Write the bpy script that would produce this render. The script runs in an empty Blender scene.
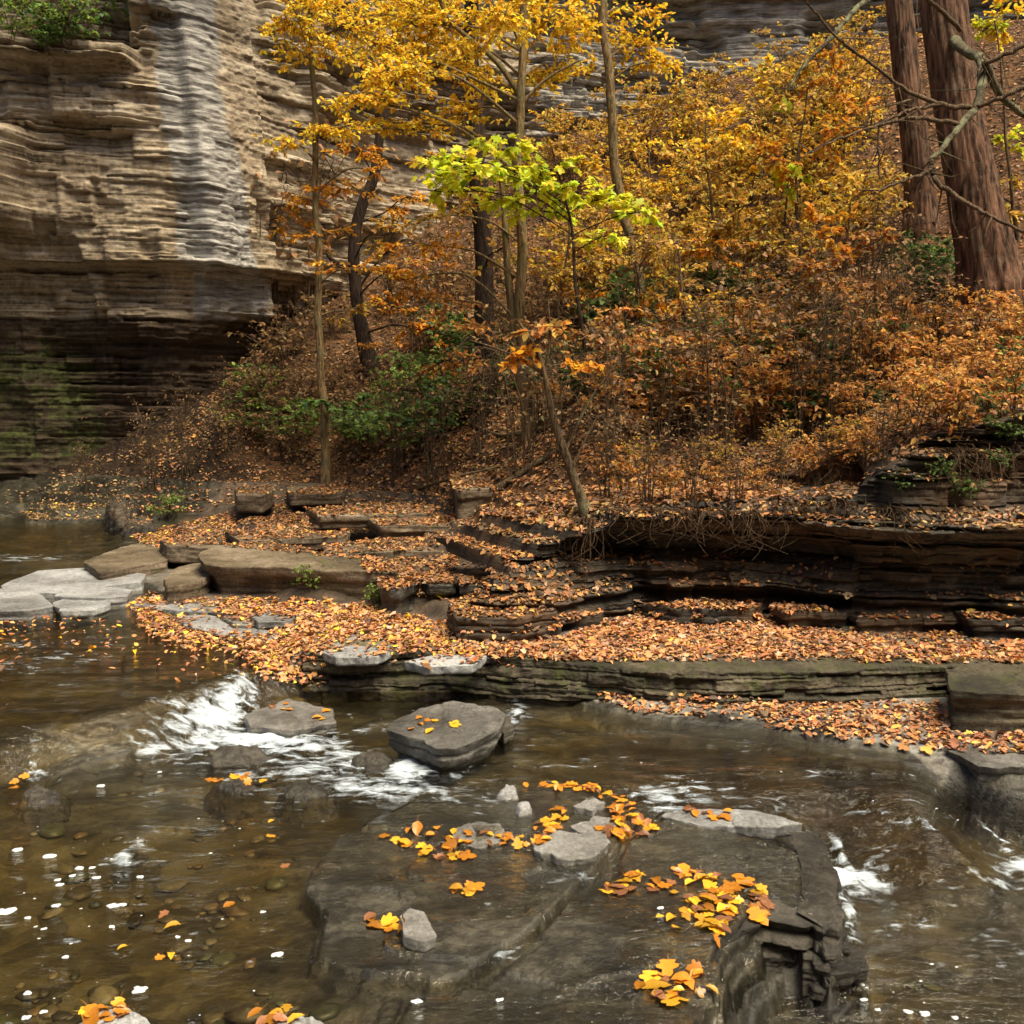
import bpy, math, random
import numpy as np
from mathutils import Vector

SEED = 11
rng = np.random.default_rng(SEED)
random.seed(SEED)
scene = bpy.context.scene
COL = scene.collection

# ------------------------------------------------------------------ camera model
F = 1000.0
CAMH = 1.7
PIT = math.radians(7.0)
CP, SP = math.cos(PIT), math.sin(PIT)


def ray(px, py):
    dx = (np.asarray(px, float) - 512.0) / F
    dy = (512.0 - np.asarray(py, float)) / F
    return dx, CP + dy * SP, -SP + dy * CP


def Pz(px, py, z):
    x, y, d = ray(px, py)
    t = (z - CAMH) / d
    return np.stack([x * t, y * t, np.zeros_like(x * t) + z], -1)


def Pd(px, py, D):
    x, y, d = ray(px, py)
    t = D / y
    return np.stack([x * t, y * t, CAMH + d * t], -1)


def proj(P):
    P = np.asarray(P, float)
    x, y, z = P[..., 0], P[..., 1], P[..., 2] - CAMH
    fw = y * CP - z * SP
    up = y * SP + z * CP
    fw = np.where(fw > 0.05, fw, np.nan)
    return 512 + F * x / fw, 512 - F * up / fw


# ------------------------------------------------------------------ noise
def _hash(ix, iy, iz, seed):
    h = (ix.astype(np.int64) * 374761393 + iy.astype(np.int64) * 668265263 + iz.astype(np.int64) * 2147483647 + seed * 974634777) & 0xFFFFFFFF
    h = ((h ^ (h >> 13)) * 1274126177) & 0xFFFFFFFF
    h = ((h ^ (h >> 16)) * 2246822519) & 0xFFFFFFFF
    h = h ^ (h >> 15)
    return (h & 0xFFFFFF) / float(0xFFFFFF)


def hsh(a, b=0, c=0, seed=0):
    a = np.asarray(a)
    return _hash(np.floor(a), np.floor(np.zeros_like(a, dtype=float) + b), np.floor(np.zeros_like(a, dtype=float) + c), seed)


def vnoise(x, y, z=0.0, seed=0):
    x = np.asarray(x, float)
    y = np.zeros_like(x) + y
    z = np.zeros_like(x) + z
    ix, iy, iz = np.floor(x), np.floor(y), np.floor(z)
    fx, fy, fz = x - ix, y - iy, z - iz
    fx = fx * fx * fx * (fx * (fx * 6 - 15) + 10)
    fy = fy * fy * fy * (fy * (fy * 6 - 15) + 10)
    fz = fz * fz * (3 - 2 * fz)
    r = 0
    for dz in (0, 1):
        wz = fz if dz else 1 - fz
        if dz and not np.any(fz):
            continue
        for dx in (0, 1):
            wx = fx if dx else 1 - fx
            for dy in (0, 1):
                wy = fy if dy else 1 - fy
                r = r + wx * wy * wz * _hash(ix + dx, iy + dy, iz + dz, seed)
    return r * 2 - 1


def fbm(x, y, z=0.0, o=4, seed=0, g=0.5):
    r, a, n = 0, 1.0, 0.0
    x = np.asarray(x, float)
    y = np.asarray(y, float)
    z = np.asarray(z, float)
    for k in range(o):
        r = r + a * vnoise(x, y, z, seed + k * 17)
        n += a
        a *= g
        x, y, z = x * 2.03 + 5.1, y * 2.03 + 1.7, z * 2.03
    return r / n


def ss(a, b, x):
    t = np.clip((x - a) / (b - a), 0, 1)
    return t * t * (3 - 2 * t)


def lerp(a, b, t):
    return a + (b - a) * t


def sdf(x, y, poly):
    """signed distance to a closed polygon, positive inside"""
    x = np.asarray(x, float)
    y = np.asarray(y, float)
    d2 = np.full(x.shape, 1e18)
    ins = np.zeros(x.shape, bool)
    n = len(poly)
    for i in range(n):
        ax, ay = poly[i][0], poly[i][1]
        bx, by = poly[(i + 1) % n][0], poly[(i + 1) % n][1]
        ex, ey = bx - ax, by - ay
        t = np.clip(((x - ax) * ex + (y - ay) * ey) / (ex * ex + ey * ey + 1e-12), 0, 1)
        d2 = np.minimum(d2, (x - ax - t * ex) ** 2 + (y - ay - t * ey) ** 2)
        c = (ay > y) != (by > y)
        with np.errstate(divide='ignore', invalid='ignore'):
            xi = ex * (y - ay) / (ey if ey != 0 else 1e-12) + ax
        ins ^= c & (x < xi)
    return np.where(ins, 1, -1) * np.sqrt(d2)


def wpoly(pts, z=0.0):
    return [tuple(Pz(p[0], p[1], p[2] if len(p) > 2 else z)[:2]) for p in pts]


# ------------------------------------------------------------------ object helpers
def mesh_np(name, V, Q, mat=None, parent=None, fattr=None, cattr=None, smooth=False, link=True):
    V = np.ascontiguousarray(V, dtype=np.float32)
    Q = np.ascontiguousarray(Q, dtype=np.int32)
    me = bpy.data.meshes.new(name)
    me.vertices.add(len(V))
    me.vertices.foreach_set('co', V.ravel())
    k = Q.shape[1]
    me.loops.add(Q.size)
    me.loops.foreach_set('vertex_index', Q.ravel())
    me.polygons.add(len(Q))
    me.polygons.foreach_set('loop_start', np.arange(0, Q.size, k, dtype=np.int32))
    if smooth:
        me.polygons.foreach_set('use_smooth', np.ones(len(Q), dtype=bool))
    for nm, a in (fattr or {}).items():
        at = me.attributes.new(nm, 'FLOAT', 'POINT')
        at.data.foreach_set('value', np.ascontiguousarray(a, dtype=np.float32))
    for nm, a in (cattr or {}).items():
        at = me.attributes.new(nm, 'FLOAT_COLOR', 'POINT')
        a = np.asarray(a, dtype=np.float32)
        if a.shape[1] == 3:
            a = np.concatenate([a, np.ones((len(a), 1), np.float32)], 1)
        at.data.foreach_set('color', np.ascontiguousarray(a).ravel())
    me.update(calc_edges=True)
    me.validate()
    if mat:
        me.materials.append(mat)
    o = bpy.data.objects.new(name, me)
    if link:
        COL.objects.link(o)
    if parent:
        o.parent = parent
    return o


def tag(o, label=None, cat=None, group=None, kind=None):
    if label:
        o['label'] = label
    if cat:
        o['category'] = cat
    if group:
        o['group'] = group
    if kind:
        o['kind'] = kind
    return o


def empty(name, loc):
    o = bpy.data.objects.new(name, None)
    COL.objects.link(o)
    o.location = [float(c) for c in loc]
    o.empty_display_size = 0.1
    return o


def local(o, V):
    return np.asarray(V) - np.array(o.location)


def grid_quads(nr, nc, wrap=False):
    i = np.arange(nr - 1)[:, None]
    j = np.arange(nc if wrap else nc - 1)[None, :]
    j2 = (j + 1) % nc
    return np.stack([i * nc + j, i * nc + j2, (i + 1) * nc + j2, (i + 1) * nc + j], -1).reshape(-1, 4)


class Geo:
    """collects quads from many small pieces into one mesh"""

    def __init__(self):
        self.V, self.Q, self.C, self.n = [], [], [], 0

    def add(self, V, Q, c=None):
        V = np.asarray(V, float).reshape(-1, 3)
        self.V.append(V)
        self.Q.append(np.asarray(Q) + self.n)
        if c is not None:
            c = np.asarray(c, float)
            if c.ndim == 1:
                c = np.tile(c, (len(V), 1))
            self.C.append(c)
        self.n += len(V)

    def build(self, name, mat, parent=None, smooth=False):
        V = np.concatenate(self.V)
        if parent is not None:
            V = local(parent, V)
        ca = {'leafcol': np.concatenate(self.C)} if self.C and sum(map(len, self.C)) == len(V) else None
        return mesh_np(name, V, np.concatenate(self.Q), mat, parent, cattr=ca, smooth=smooth)


def catmull(P, n):
    P = np.asarray(P, float)
    m = len(P)
    t = np.linspace(0, m - 1, n)
    i = np.clip(np.floor(t).astype(int), 0, m - 2)
    f = (t - i)[:, None]
    p0, p1, p2, p3 = P[np.maximum(i - 1, 0)], P[i], P[i + 1], P[np.minimum(i + 2, m - 1)]
    return 0.5 * (2 * p1 + (p2 - p0) * f + (2 * p0 - 5 * p1 + 4 * p2 - p3) * f ** 2 + (3 * p1 - p0 - 3 * p2 + p3) * f ** 3)


def tube(geo, path, rad, sides=8, rough=0.0, seed=0, flare=None):
    path = np.asarray(path, float)
    rad = np.asarray(rad, float)
    T = np.gradient(path, axis=0)
    T /= np.linalg.norm(T, axis=1, keepdims=True) + 1e-9
    ref = np.where(np.abs(T[:, 2:3]) > 0.9, np.array([[0., 1, 0]]), np.array([[0., 0, 1]]))
    if np.mean(np.abs(T[:, 2])) > 0.6:
        ref = np.tile([[0., 1, 0]], (len(T), 1))
    U = np.cross(ref, T)
    U /= np.linalg.norm(U, axis=1, keepdims=True) + 1e-9
    W = np.cross(T, U)
    a = np.linspace(0, 2 * np.pi, sides, endpoint=False)
    R = rad[:, None] * np.ones((1, sides))
    if rough:
        ll = np.cumsum(np.r_[0, np.linalg.norm(np.diff(path, axis=0), axis=1)])
        R = R * (1 + rough * fbm(np.cos(a)[None, :] * 2.5 + 0 * R, np.sin(a)[None, :] * 2.5 + 0 * R, ll[:, None] * 1.2 + 0 * R, 3, seed)
                 + rough * 0.6 * fbm(np.cos(a)[None, :] * 9 + 0 * R, np.sin(a)[None, :] * 9 + 0 * R, ll[:, None] * 2.0 + 0 * R, 2, seed + 3))
    if flare is not None:
        R = R * flare(np.arange(len(path))[:, None] / (len(path) - 1), a[None, :])
    V = path[:, None, :] + R[..., None] * (np.cos(a)[None, :, None] * U[:, None, :] + np.sin(a)[None, :, None] * W[:, None, :])
    geo.add(V.reshape(-1, 3), grid_quads(len(path), sides, True))


def sticks(geo, P0, P1, r0, r1):
    """many three sided tapered twigs"""
    P0, P1 = np.asarray(P0, float), np.asarray(P1, float)
    n = len(P0)
    if n == 0:
        return
    T = P1 - P0
    T /= np.linalg.norm(T, axis=1, keepdims=True) + 1e-9
    ref = np.where(np.abs(T[:, 2:3]) > 0.9, np.array([[1., 0, 0]]), np.array([[0., 0, 1]]))
    U = np.cross(ref, T)
    U /= np.linalg.norm(U, axis=1, keepdims=True) + 1e-9
    W = np.cross(T, U)
    r0 = np.zeros(n) + r0
    r1 = np.zeros(n) + r1
    V = []
    for P, r in ((P0, r0), (P1, r1)):
        for k in range(3):
            a = 2 * np.pi * k / 3
            V.append(P + r[:, None] * (math.cos(a) * U + math.sin(a) * W))
    V = np.stack(V, 1)
    q = np.array([[0, 1, 4, 3], [1, 2, 5, 4], [2, 0, 3, 5]])
    Q = (np.arange(n)[:, None, None] * 6 + q[None]).reshape(-1, 4)
    geo.add(V.reshape(-1, 3), Q)


LEAF_T = np.array([[0, 0, 0], [.28, .30, .10], [.72, .24, .07], [1, 0, -.06], [.72, -.24, .07], [.28, -.30, .10]])
LEAF_Q = np.array([[0, 3, 2, 1], [0, 5, 4, 3]])


def frames(D, N):
    D = D / (np.linalg.norm(D, axis=1, keepdims=True) + 1e-9)
    S = np.cross(N, D)
    S /= np.linalg.norm(S, axis=1, keepdims=True) + 1e-9
    N2 = np.cross(D, S)
    return D, S, N2


def leaves(geo, P, D, N, size, colr, curl=None, wide=1.0):
    """P base points, D length directions, N normals, size lengths, colr per leaf"""
    n = len(P)
    if n == 0:
        return
    D, S, N2 = frames(np.asarray(D, float), np.asarray(N, float))
    T = np.tile(LEAF_T[None], (n, 1, 1))
    T[:, :, 1] *= wide
    if curl is not None:
        T[:, :, 2] *= np.asarray(curl)[:, None] / 0.1 * 1.0
        T[:, 3, 2] = -np.asarray(curl) * 0.8
    T = T * np.asarray(size)[:, None, None]
    V = P[:, None, :] + T[..., 0:1] * D[:, None] + T[..., 1:2] * S[:, None] + T[..., 2:3] * N2[:, None]
    Q = (np.arange(n)[:, None, None] * 6 + LEAF_Q[None]).reshape(-1, 4)
    geo.add(V.reshape(-1, 3), Q, np.repeat(np.asarray(colr), 6, 0))


def lobe_template():
    """broad maple leaf: outline pairs folded about the midrib, as quads"""
    half = [(0, 0.0), (.02, .16), (.10, .36), (.26, .28), (.38, .50), (.52, .46), (.58, .22), (.78, .24), (1.0, 0)]
    V, Q = [], []
    for s in (1, -1):
        for i, (x, y) in enumerate(half):
            V.append([x, s * y, 0.22 * y + (-.12 * x * x)])
    m0 = len(V)
    for i, (x, y) in enumerate(half):
        V.append([min(x + .06 * (i < 8) * (i > 0), 1.0), 0, -.12 * x * x])
    for si, s in enumerate((1, -1)):
        o = si * len(half)
        for i in range(len(half) - 1):
            q = [m0 + i, m0 + i + 1, o + i + 1, o + i]
            Q.append(q if s > 0 else q[::-1])
    return np.array(V), np.array(Q)


LOBE_V, LOBE_Q = lobe_template()


def lobed(geo, P, D, N, size, colr, curl):
    n = len(P)
    if n == 0:
        return
    D, S, N2 = frames(np.asarray(D, float), np.asarray(N, float))
    T = np.tile(LOBE_V[None], (n, 1, 1))
    T[:, :, 2] *= np.asarray(curl)[:, None]
    T = T * np.asarray(size)[:, None, None]
    V = P[:, None, :] + T[..., 0:1] * D[:, None] + T[..., 1:2] * S[:, None] + T[..., 2:3] * N2[:, None]
    k = len(LOBE_V)
    Q = (np.arange(n)[:, None, None] * k + LOBE_Q[None]).reshape(-1, 4)
    geo.add(V.reshape(-1, 3), Q, np.repeat(np.asarray(colr), k, 0))


def pal(name, n):
    P = PAL[name]
    c = np.array([p[:3] for p in P], float)
    w = np.array([p[3] for p in P], float)
    i = rng.choice(len(P), n, p=w / w.sum())
    out = c[i] * (1 + 0.22 * rng.standard_normal((n, 1))).clip(0.5, 1.6)
    out = out * (1 + 0.06 * rng.standard_normal((n, 3)))
    return out.clip(0.005, 0.9)


PAL = {
    'gold': [(.92, .59, .04, 5), (.92, .53, .03, 4), (.86, .42, .03, 2), (.92, .67, .09, 3)],
    'amber': [(.68, .31, .03, 4), (.60, .24, .035, 3), (.78, .43, .03, 3), (.42, .18, .04, 1)],
    'ochre': [(.62, .38, .06, 4), (.54, .29, .055, 3), (.70, .48, .07, 3), (.40, .22, .06, 2), (.44, .39, .08, 2)],
    'rust': [(.56, .25, .06, 4), (.48, .20, .055, 3), (.64, .34, .07, 3), (.32, .16, .07, 2), (.52, .36, .10, 2)],
    'lime': [(.60, .66, .04, 4), (.74, .68, .04, 4), (.46, .58, .05, 3), (.76, .60, .05, 2)],
    'green': [(.09, .17, .04, 4), (.13, .22, .05, 3), (.21, .28, .06, 3), (.07, .13, .06, 2)],
    'fresh': [(.17, .26, .05, 3), (.28, .34, .06, 2), (.12, .20, .05, 2)],
    'brown': [(.32, .18, .085, 3), (.24, .14, .07, 3), (.42, .25, .10, 2), (.13, .08, .05, 1), (.26, .2, .08, 1)],
    'litter': [(.38, .165, .055, 4), (.30, .125, .045, 4), (.46, .235, .075, 3), (.18, .085, .04, 4), (.52, .31, .08, 1), (.11, .068, .042, 4), (.36, .235, .14, 2)],
    'litterdry': [(.47, .205, .075, 4), (.38, .15, .06, 4), (.53, .28, .11, 4), (.23, .10, .05, 3), (.62, .37, .08, 1), (.48, .31, .20, 2), (.13, .075, .045, 3)],
}


# ------------------------------------------------------------------ materials
class NT:
    def __init__(self, name):
        self.m = bpy.data.materials.new(name)
        self.m.use_nodes = True
        self.t = self.m.node_tree
        self.t.nodes.clear()
        self.out = self.t.nodes.new('ShaderNodeOutputMaterial')

    def n(self, typ, **kw):
        nd = self.t.nodes.new(typ)
        for k, v in kw.items():
            if k.startswith('i_'):
                nd.inputs[k[2:].replace('_', ' ')].default_value = v
            else:
                setattr(nd, k, v)
        return nd

    def l(self, a, b):
        self.t.links.new(a, b)

    def attr(self, name, out='Fac'):
        return self.n('ShaderNodeAttribute', attribute_name=name).outputs[out]

    def pos(self, scale=(1, 1, 1), rot=(0, 0, 0), obj=False):
        if obj:
            src = self.n('ShaderNodeTexCoord').outputs['Object']
        else:
            src = self.n('ShaderNodeNewGeometry').outputs['Position']
        mp = self.n('ShaderNodeMapping')
        mp.inputs['Scale'].default_value = scale
        mp.inputs['Rotation'].default_value = rot
        self.l(src, mp.inputs['Vector'])
        return mp.outputs[0]

    def noise(self, vec, scale=5, detail=6, rough=.6, dist=0.0):
        nd = self.n('ShaderNodeTexNoise')
        nd.inputs['Scale'].default_value = scale
        nd.inputs['Detail'].default_value = detail
        nd.inputs['Roughness'].default_value = rough
        nd.inputs['Distortion'].default_value = dist
        self.l(vec, nd.inputs['Vector'])
        return nd.outputs['Fac']

    def ramp(self, fac, stops, interp='LINEAR'):
        r = self.n('ShaderNodeValToRGB')
        r.color_ramp.interpolation = interp
        els = r.color_ramp.elements
        while len(els) < len(stops):
            els.new(0.5)
        for e, (p, c) in zip(els, stops):
            e.position = p
            e.color = (*c, 1) if len(c) == 3 else c
        self.l(fac, r.inputs['Fac'])
        return r.outputs['Color']

    def mr(self, v, a, b, c=0.0, d=1.0):
        m = self.n('ShaderNodeMapRange')
        for i, x in zip((1, 2, 3, 4), (a, b, c, d)):
            m.inputs[i].default_value = x
        self.l(v, m.inputs[0])
        return m.outputs[0]

    def mix(self, fac, a, b, blend='MIX'):
        m = self.n('ShaderNodeMix', data_type='RGBA', blend_type=blend)
        for s, v in ((m.inputs['Factor'], fac), (m.inputs['A'], a), (m.inputs['B'], b)):
            pass
        fi = [s for s in m.inputs if s.name == 'Factor' and s.type == 'VALUE'][0]
        ai = [s for s in m.inputs if s.name == 'A' and s.type == 'RGBA'][0]
        bi = [s for s in m.inputs if s.name == 'B' and s.type == 'RGBA'][0]
        for s, v in ((fi, fac), (ai, a), (bi, b)):
            if hasattr(v, 'is_linked') or isinstance(v, bpy.types.NodeSocket):
                self.l(v, s)
            elif isinstance(v, tuple):
                s.default_value = (*v, 1) if len(v) == 3 else v
            else:
                s.default_value = v
        return [s for s in m.outputs if s.type == 'RGBA'][0]

    def math(self, op, a, b=0.0, clamp=False):
        m = self.n('ShaderNodeMath', operation=op, use_clamp=clamp)
        for s, v in zip(m.inputs, (a, b)):
            if isinstance(v, bpy.types.NodeSocket):
                self.l(v, s)
            else:
                s.default_value = v
        return m.outputs[0]

    def bump(self, h, strength=.5, dist=.02, prev=None):
        b = self.n('ShaderNodeBump')
        b.inputs['Strength'].default_value = strength
        b.inputs['Distance'].default_value = dist
        self.l(h, b.inputs['Height'])
        if prev:
            self.l(prev, b.inputs['Normal'])
        return b.outputs[0]

    def principled(self, col, rough=.8, normal=None, spec=.5):
        p = self.n('ShaderNodeBsdfPrincipled')
        for s, v in ((p.inputs['Base Color'], col), (p.inputs['Roughness'], rough), (p.inputs['Specular IOR Level'], spec)):
            if isinstance(v, bpy.types.NodeSocket):
                self.l(v, s)
            elif isinstance(v, tuple):
                s.default_value = (*v, 1)
            else:
                s.default_value = v
        if normal:
            self.l(normal, p.inputs['Normal'])
        return p.outputs[0]

    def done(self, sh):
        self.l(sh, self.out.inputs['Surface'])
        return self.m


def m_leaf(name, trans=.45, rough=.55):
    t = NT(name)
    c = t.attr('leafcol', 'Color')
    p = t.principled(c, rough, spec=.35)
    tr = t.n('ShaderNodeBsdfTranslucent')
    t.l(c, tr.inputs['Color'])
    mx = t.n('ShaderNodeMixShader')
    mx.inputs[0].default_value = trans
    t.l(p, mx.inputs[1])
    t.l(tr.outputs[0], mx.inputs[2])
    return t.done(mx.outputs[0])


def m_leaf_single(name, a, b, c):
    """for the single fallen leaves: blotchy, veined, one colour family per material"""
    t = NT(name)
    v = t.pos((1, 1, 1), obj=True)
    inf = t.n('ShaderNodeObjectInfo')
    nz = t.noise(v, 40, 4, .6)
    col = t.ramp(nz, [(.3, c), (.48, a), (.7, b)])
    hs = t.n('ShaderNodeHueSaturation')
    t.l(col, hs.inputs['Color'])
    t.l(t.mr(inf.outputs['Random'], 0, 1, .45, 1.15), hs.inputs['Value'])
    p = t.principled(hs.outputs[0], .38, spec=.5)
    tr = t.n('ShaderNodeBsdfTranslucent')
    t.l(hs.outputs[0], tr.inputs['Color'])
    mx = t.n('ShaderNodeMixShader')
    mx.inputs[0].default_value = .2
    t.l(p, mx.inputs[1])
    t.l(tr.outputs[0], mx.inputs[2])
    return t.done(mx.outputs[0])


def m_bark(name, dark, light, lichen=None, vs=3.0, amt=.35):
    t = NT(name)
    v = t.pos((vs * 6, vs * 6, vs))
    n1 = t.noise(v, 1.6, 6, .65, .4)
    n0 = t.noise(t.pos(), 3.0, 5, .6)
    col = t.ramp(n1, [(.38, dark), (.60, light)])
    col = t.mix(.6, col, t.ramp(n0, [(.35, (.55, .55, .5)), (.65, (1.3, 1.25, 1.2))]), 'MULTIPLY')
    if lichen:
        n2 = t.noise(t.pos(), 7, 5, .6)
        col = t.mix(t.mr(n2, .62 - amt * .4, .72 - amt * .4), col, lichen)
    return t.done(t.principled(col, .9, t.bump(n1, 1.0, .05), spec=.2))


def m_rock(name, dark, mid, light, rough=.75, moss=None, moss_lo=.5, wet=False, lay=14.0, bump=.7, stain=None, lays=False):
    t = NT(name)
    p1 = t.pos((1, 1, 1))
    lay_v = t.pos((.9, .9, lay))
    n_l = t.noise(lay_v, 1.5, 7, .68, .25)
    n_f = t.noise(p1, 30, 7, .75)
    n_b = t.noise(p1, 2.6, 6, .65, .3)
    n_g = t.noise(p1, 70, 8, .8)
    mx = t.math('ADD', t.math('MULTIPLY', n_l, .5), t.math('ADD', t.math('MULTIPLY', n_f, .3), t.math('MULTIPLY', n_b, .25)))
    col = t.ramp(mx, [(.42, dark), (.52, mid), (.62, light)])
    col = t.mix(.75, col, t.ramp(n_g, [(.34, (.45, .45, .45)), (.5, (1, 1, 1)), (.66, (1.45, 1.45, 1.42))]), 'MULTIPLY')
    if lays:
        hs = t.n('ShaderNodeHueSaturation')
        t.l(col, hs.inputs['Color'])
        t.l(t.mr(t.attr('lay'), .25, .75, .35, 1.8), hs.inputs['Value'])
        col = hs.outputs[0]
    if stain:
        col = t.mix(t.mr(t.noise(t.pos((1, 1, 2.2)), 1.1, 5, .6, .4), .5, .66), col, stain)
    if moss:
        geo = t.n('ShaderNodeNewGeometry')
        sep = t.n('ShaderNodeSeparateXYZ')
        t.l(geo.outputs['True Normal'], sep.inputs[0])
        nm = t.noise(p1, 5, 6, .7)
        f = t.math('ADD', t.mr(nm, moss_lo, moss_lo + .12), t.math('MULTIPLY', sep.outputs['Z'], .15), True)
        f = t.math('MULTIPLY', f, t.mr(t.noise(p1, 30, 3, .6), .3, .6))
        col = t.mix(f, col, moss)
    bmp = t.bump(mx, bump, .03)
    bmp = t.bump(n_f, .5, .010, bmp)
    bmp = t.bump(n_g, .4, .004, bmp)
    r = rough
    if wet:
        r = t.mr(n_b, .35, .65, rough, rough + .25)
    return t.done(t.principled(col, r, bmp, spec=.5 if wet else .3))


def m_cliff():
    t = NT('cliff_rock')
    p1 = t.pos()
    lay_v = t.pos((.22, .22, 13))
    n_l = t.noise(lay_v, 1.7, 8, .7, .3)
    n_f = t.noise(p1, 17, 6, .7)
    n_b = t.noise(p1, .9, 5, .6, .4)
    v_v = t.pos((2.2, 2.2, .35))
    n_s = t.noise(v_v, 1.6, 5, .65, .3)
    mx = t.math('ADD', t.math('MULTIPLY', n_l, .55), t.math('ADD', t.math('MULTIPLY', n_f, .25), t.math('MULTIPLY', n_b, .22)))
    tan = t.ramp(mx, [(.40, (.055, .040, .026)), (.475, (.24, .188, .125)), (.555, (.40, .335, .245)), (.66, (.56, .50, .41))])
    n_d = t.noise(t.pos((1.2, 1.2, 12), (0, .35, 0)), 3.0, 7, .75, .3)
    gry = t.ramp(n_d, [(.38, (.12, .112, .10)), (.5, (.28, .27, .25)), (.62, (.44, .43, .41))])
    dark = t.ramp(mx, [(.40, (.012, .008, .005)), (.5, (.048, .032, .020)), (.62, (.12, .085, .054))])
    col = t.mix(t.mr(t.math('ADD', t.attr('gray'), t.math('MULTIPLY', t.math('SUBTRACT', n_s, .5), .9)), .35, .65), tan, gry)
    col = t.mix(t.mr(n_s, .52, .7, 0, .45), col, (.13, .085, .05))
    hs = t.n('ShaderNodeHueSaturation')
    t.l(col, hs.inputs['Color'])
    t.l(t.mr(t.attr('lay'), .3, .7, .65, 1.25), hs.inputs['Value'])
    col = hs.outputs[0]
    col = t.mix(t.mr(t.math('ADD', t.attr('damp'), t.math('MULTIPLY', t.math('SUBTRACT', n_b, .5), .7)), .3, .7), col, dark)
    nm = t.noise(p1, 3.5, 7, .7)
    f = t.math('MULTIPLY', t.mr(t.math('ADD', t.attr('moss'), t.math('MULTIPLY', t.math('SUBTRACT', nm, .5), 2.6)), .55, .95), t.mr(n_l, .38, .58, .1, 1))
    mosscol = t.ramp(n_f, [(.35, (.014, .022, .006)), (.65, (.095, .125, .028))])
    col = t.mix(f, col, mosscol)
    b = t.bump(mx, .6, .03)
    b = t.bump(n_f, .6, .02, b)
    return t.done(t.principled(col, .85, b, spec=.25))


def m_bed():
    t = NT('bedrock')
    p1 = t.pos()
    n_b = t.noise(p1, 1.6, 6, .6, .3)
    n_f = t.noise(p1, 22, 7, .72)
    n_s = t.noise(t.pos((1, 2.2, 1), (0, 0, .35)), 3.2, 7, .68, .5)
    vor = t.n('ShaderNodeTexVoronoi', feature='F1')
    vor.inputs['Scale'].default_value = 13
    t.l(t.pos((1, 1, .3)), vor.inputs['Vector'])
    mx = t.math('ADD', t.math('MULTIPLY', n_b, .35), t.math('ADD', t.math('MULTIPLY', n_f, .3), t.math('MULTIPLY', n_s, .4)))
    n_g = t.noise(p1, 80, 8, .8)
    wet = t.ramp(mx, [(.42, (.006, .0055, .004)), (.52, (.026, .0235, .017)), (.62, (.085, .077, .056))])
    sand = t.ramp(mx, [(.41, (.008, .0065, .003)), (.52, (.036, .028, .011)), (.64, (.11, .087, .038))])
    cob = t.mix(t.mr(vor.outputs['Color'], 0, 1, 0, 1), (.012, .010, .005), (.12, .10, .052))
    vor.inputs['Scale'].default_value = 10
    sand = t.mix(t.mr(t.math('ADD', t.attr('cobble'), t.math('MULTIPLY', t.math('SUBTRACT', n_b, .5), 1.0)), .4, .6), sand, t.mix(.8, sand, cob))
    dry = t.ramp(mx, [(.41, (.05, .044, .035)), (.51, (.15, .138, .118)), (.62, (.28, .275, .262))])
    col = t.mix(t.mr(t.math('ADD', t.attr('sand'), t.math('MULTIPLY', t.math('SUBTRACT', n_s, .5), .8)), .35, .65), wet, sand)
    d = t.mr(t.math('ADD', t.attr('dry'), t.math('MULTIPLY', t.math('SUBTRACT', n_s, .5), .8)), .35, .6)
    earth = t.ramp(mx, [(.41, (.014, .010, .007)), (.52, (.055, .037, .023)), (.63, (.12, .085, .055))])  # earth tone, darkened to carry the shade of the cliff overhang
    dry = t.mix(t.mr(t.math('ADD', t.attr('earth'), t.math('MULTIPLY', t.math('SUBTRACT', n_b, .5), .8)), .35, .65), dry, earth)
    col = t.mix(d, col, dry)
    col = t.mix(.75, col, t.ramp(n_g, [(.34, (.5, .5, .5)), (.5, (1, 1, 1)), (.66, (1.4, 1.4, 1.38))]), 'MULTIPLY')
    b = t.bump(mx, .7, .03)
    b = t.bump(n_f, .5, .009, b)
    b = t.bump(n_g, .4, .004, b)
    return t.done(t.principled(col, t.mr(d, 0, 1, .32, .8), b, spec=.45))


def m_soil():
    t = NT('leafy_soil')
    p1 = t.pos()
    n_b = t.noise(p1, 1.3, 5, .6)
    n_f = t.noise(p1, 14, 6, .7)
    vor = t.n('ShaderNodeTexVoronoi', feature='F1')
    vor.inputs['Scale'].default_value = 17
    t.l(p1, vor.inputs['Vector'])
    cell = t.n('ShaderNodeSeparateColor')
    t.l(vor.outputs['Color'], cell.inputs[0])
    leafc = t.ramp(cell.outputs[0], [(.0, (.025, .016, .010)), (.35, (.07, .038, .020)), (.7, (.14, .068, .030)), (1, (.10, .065, .04))])
    dirt = t.ramp(n_f, [(.35, (.012, .008, .006)), (.65, (.050, .033, .021))])  # bare dirt, its colour lowered to include the overhang's shade
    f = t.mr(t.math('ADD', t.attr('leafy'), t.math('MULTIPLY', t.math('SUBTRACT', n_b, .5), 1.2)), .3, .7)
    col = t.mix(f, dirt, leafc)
    h = t.math('ADD', n_f, vor.outputs['Distance'])
    return t.done(t.principled(col, .95, t.bump(h, .8, .05), spec=.1))


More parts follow.
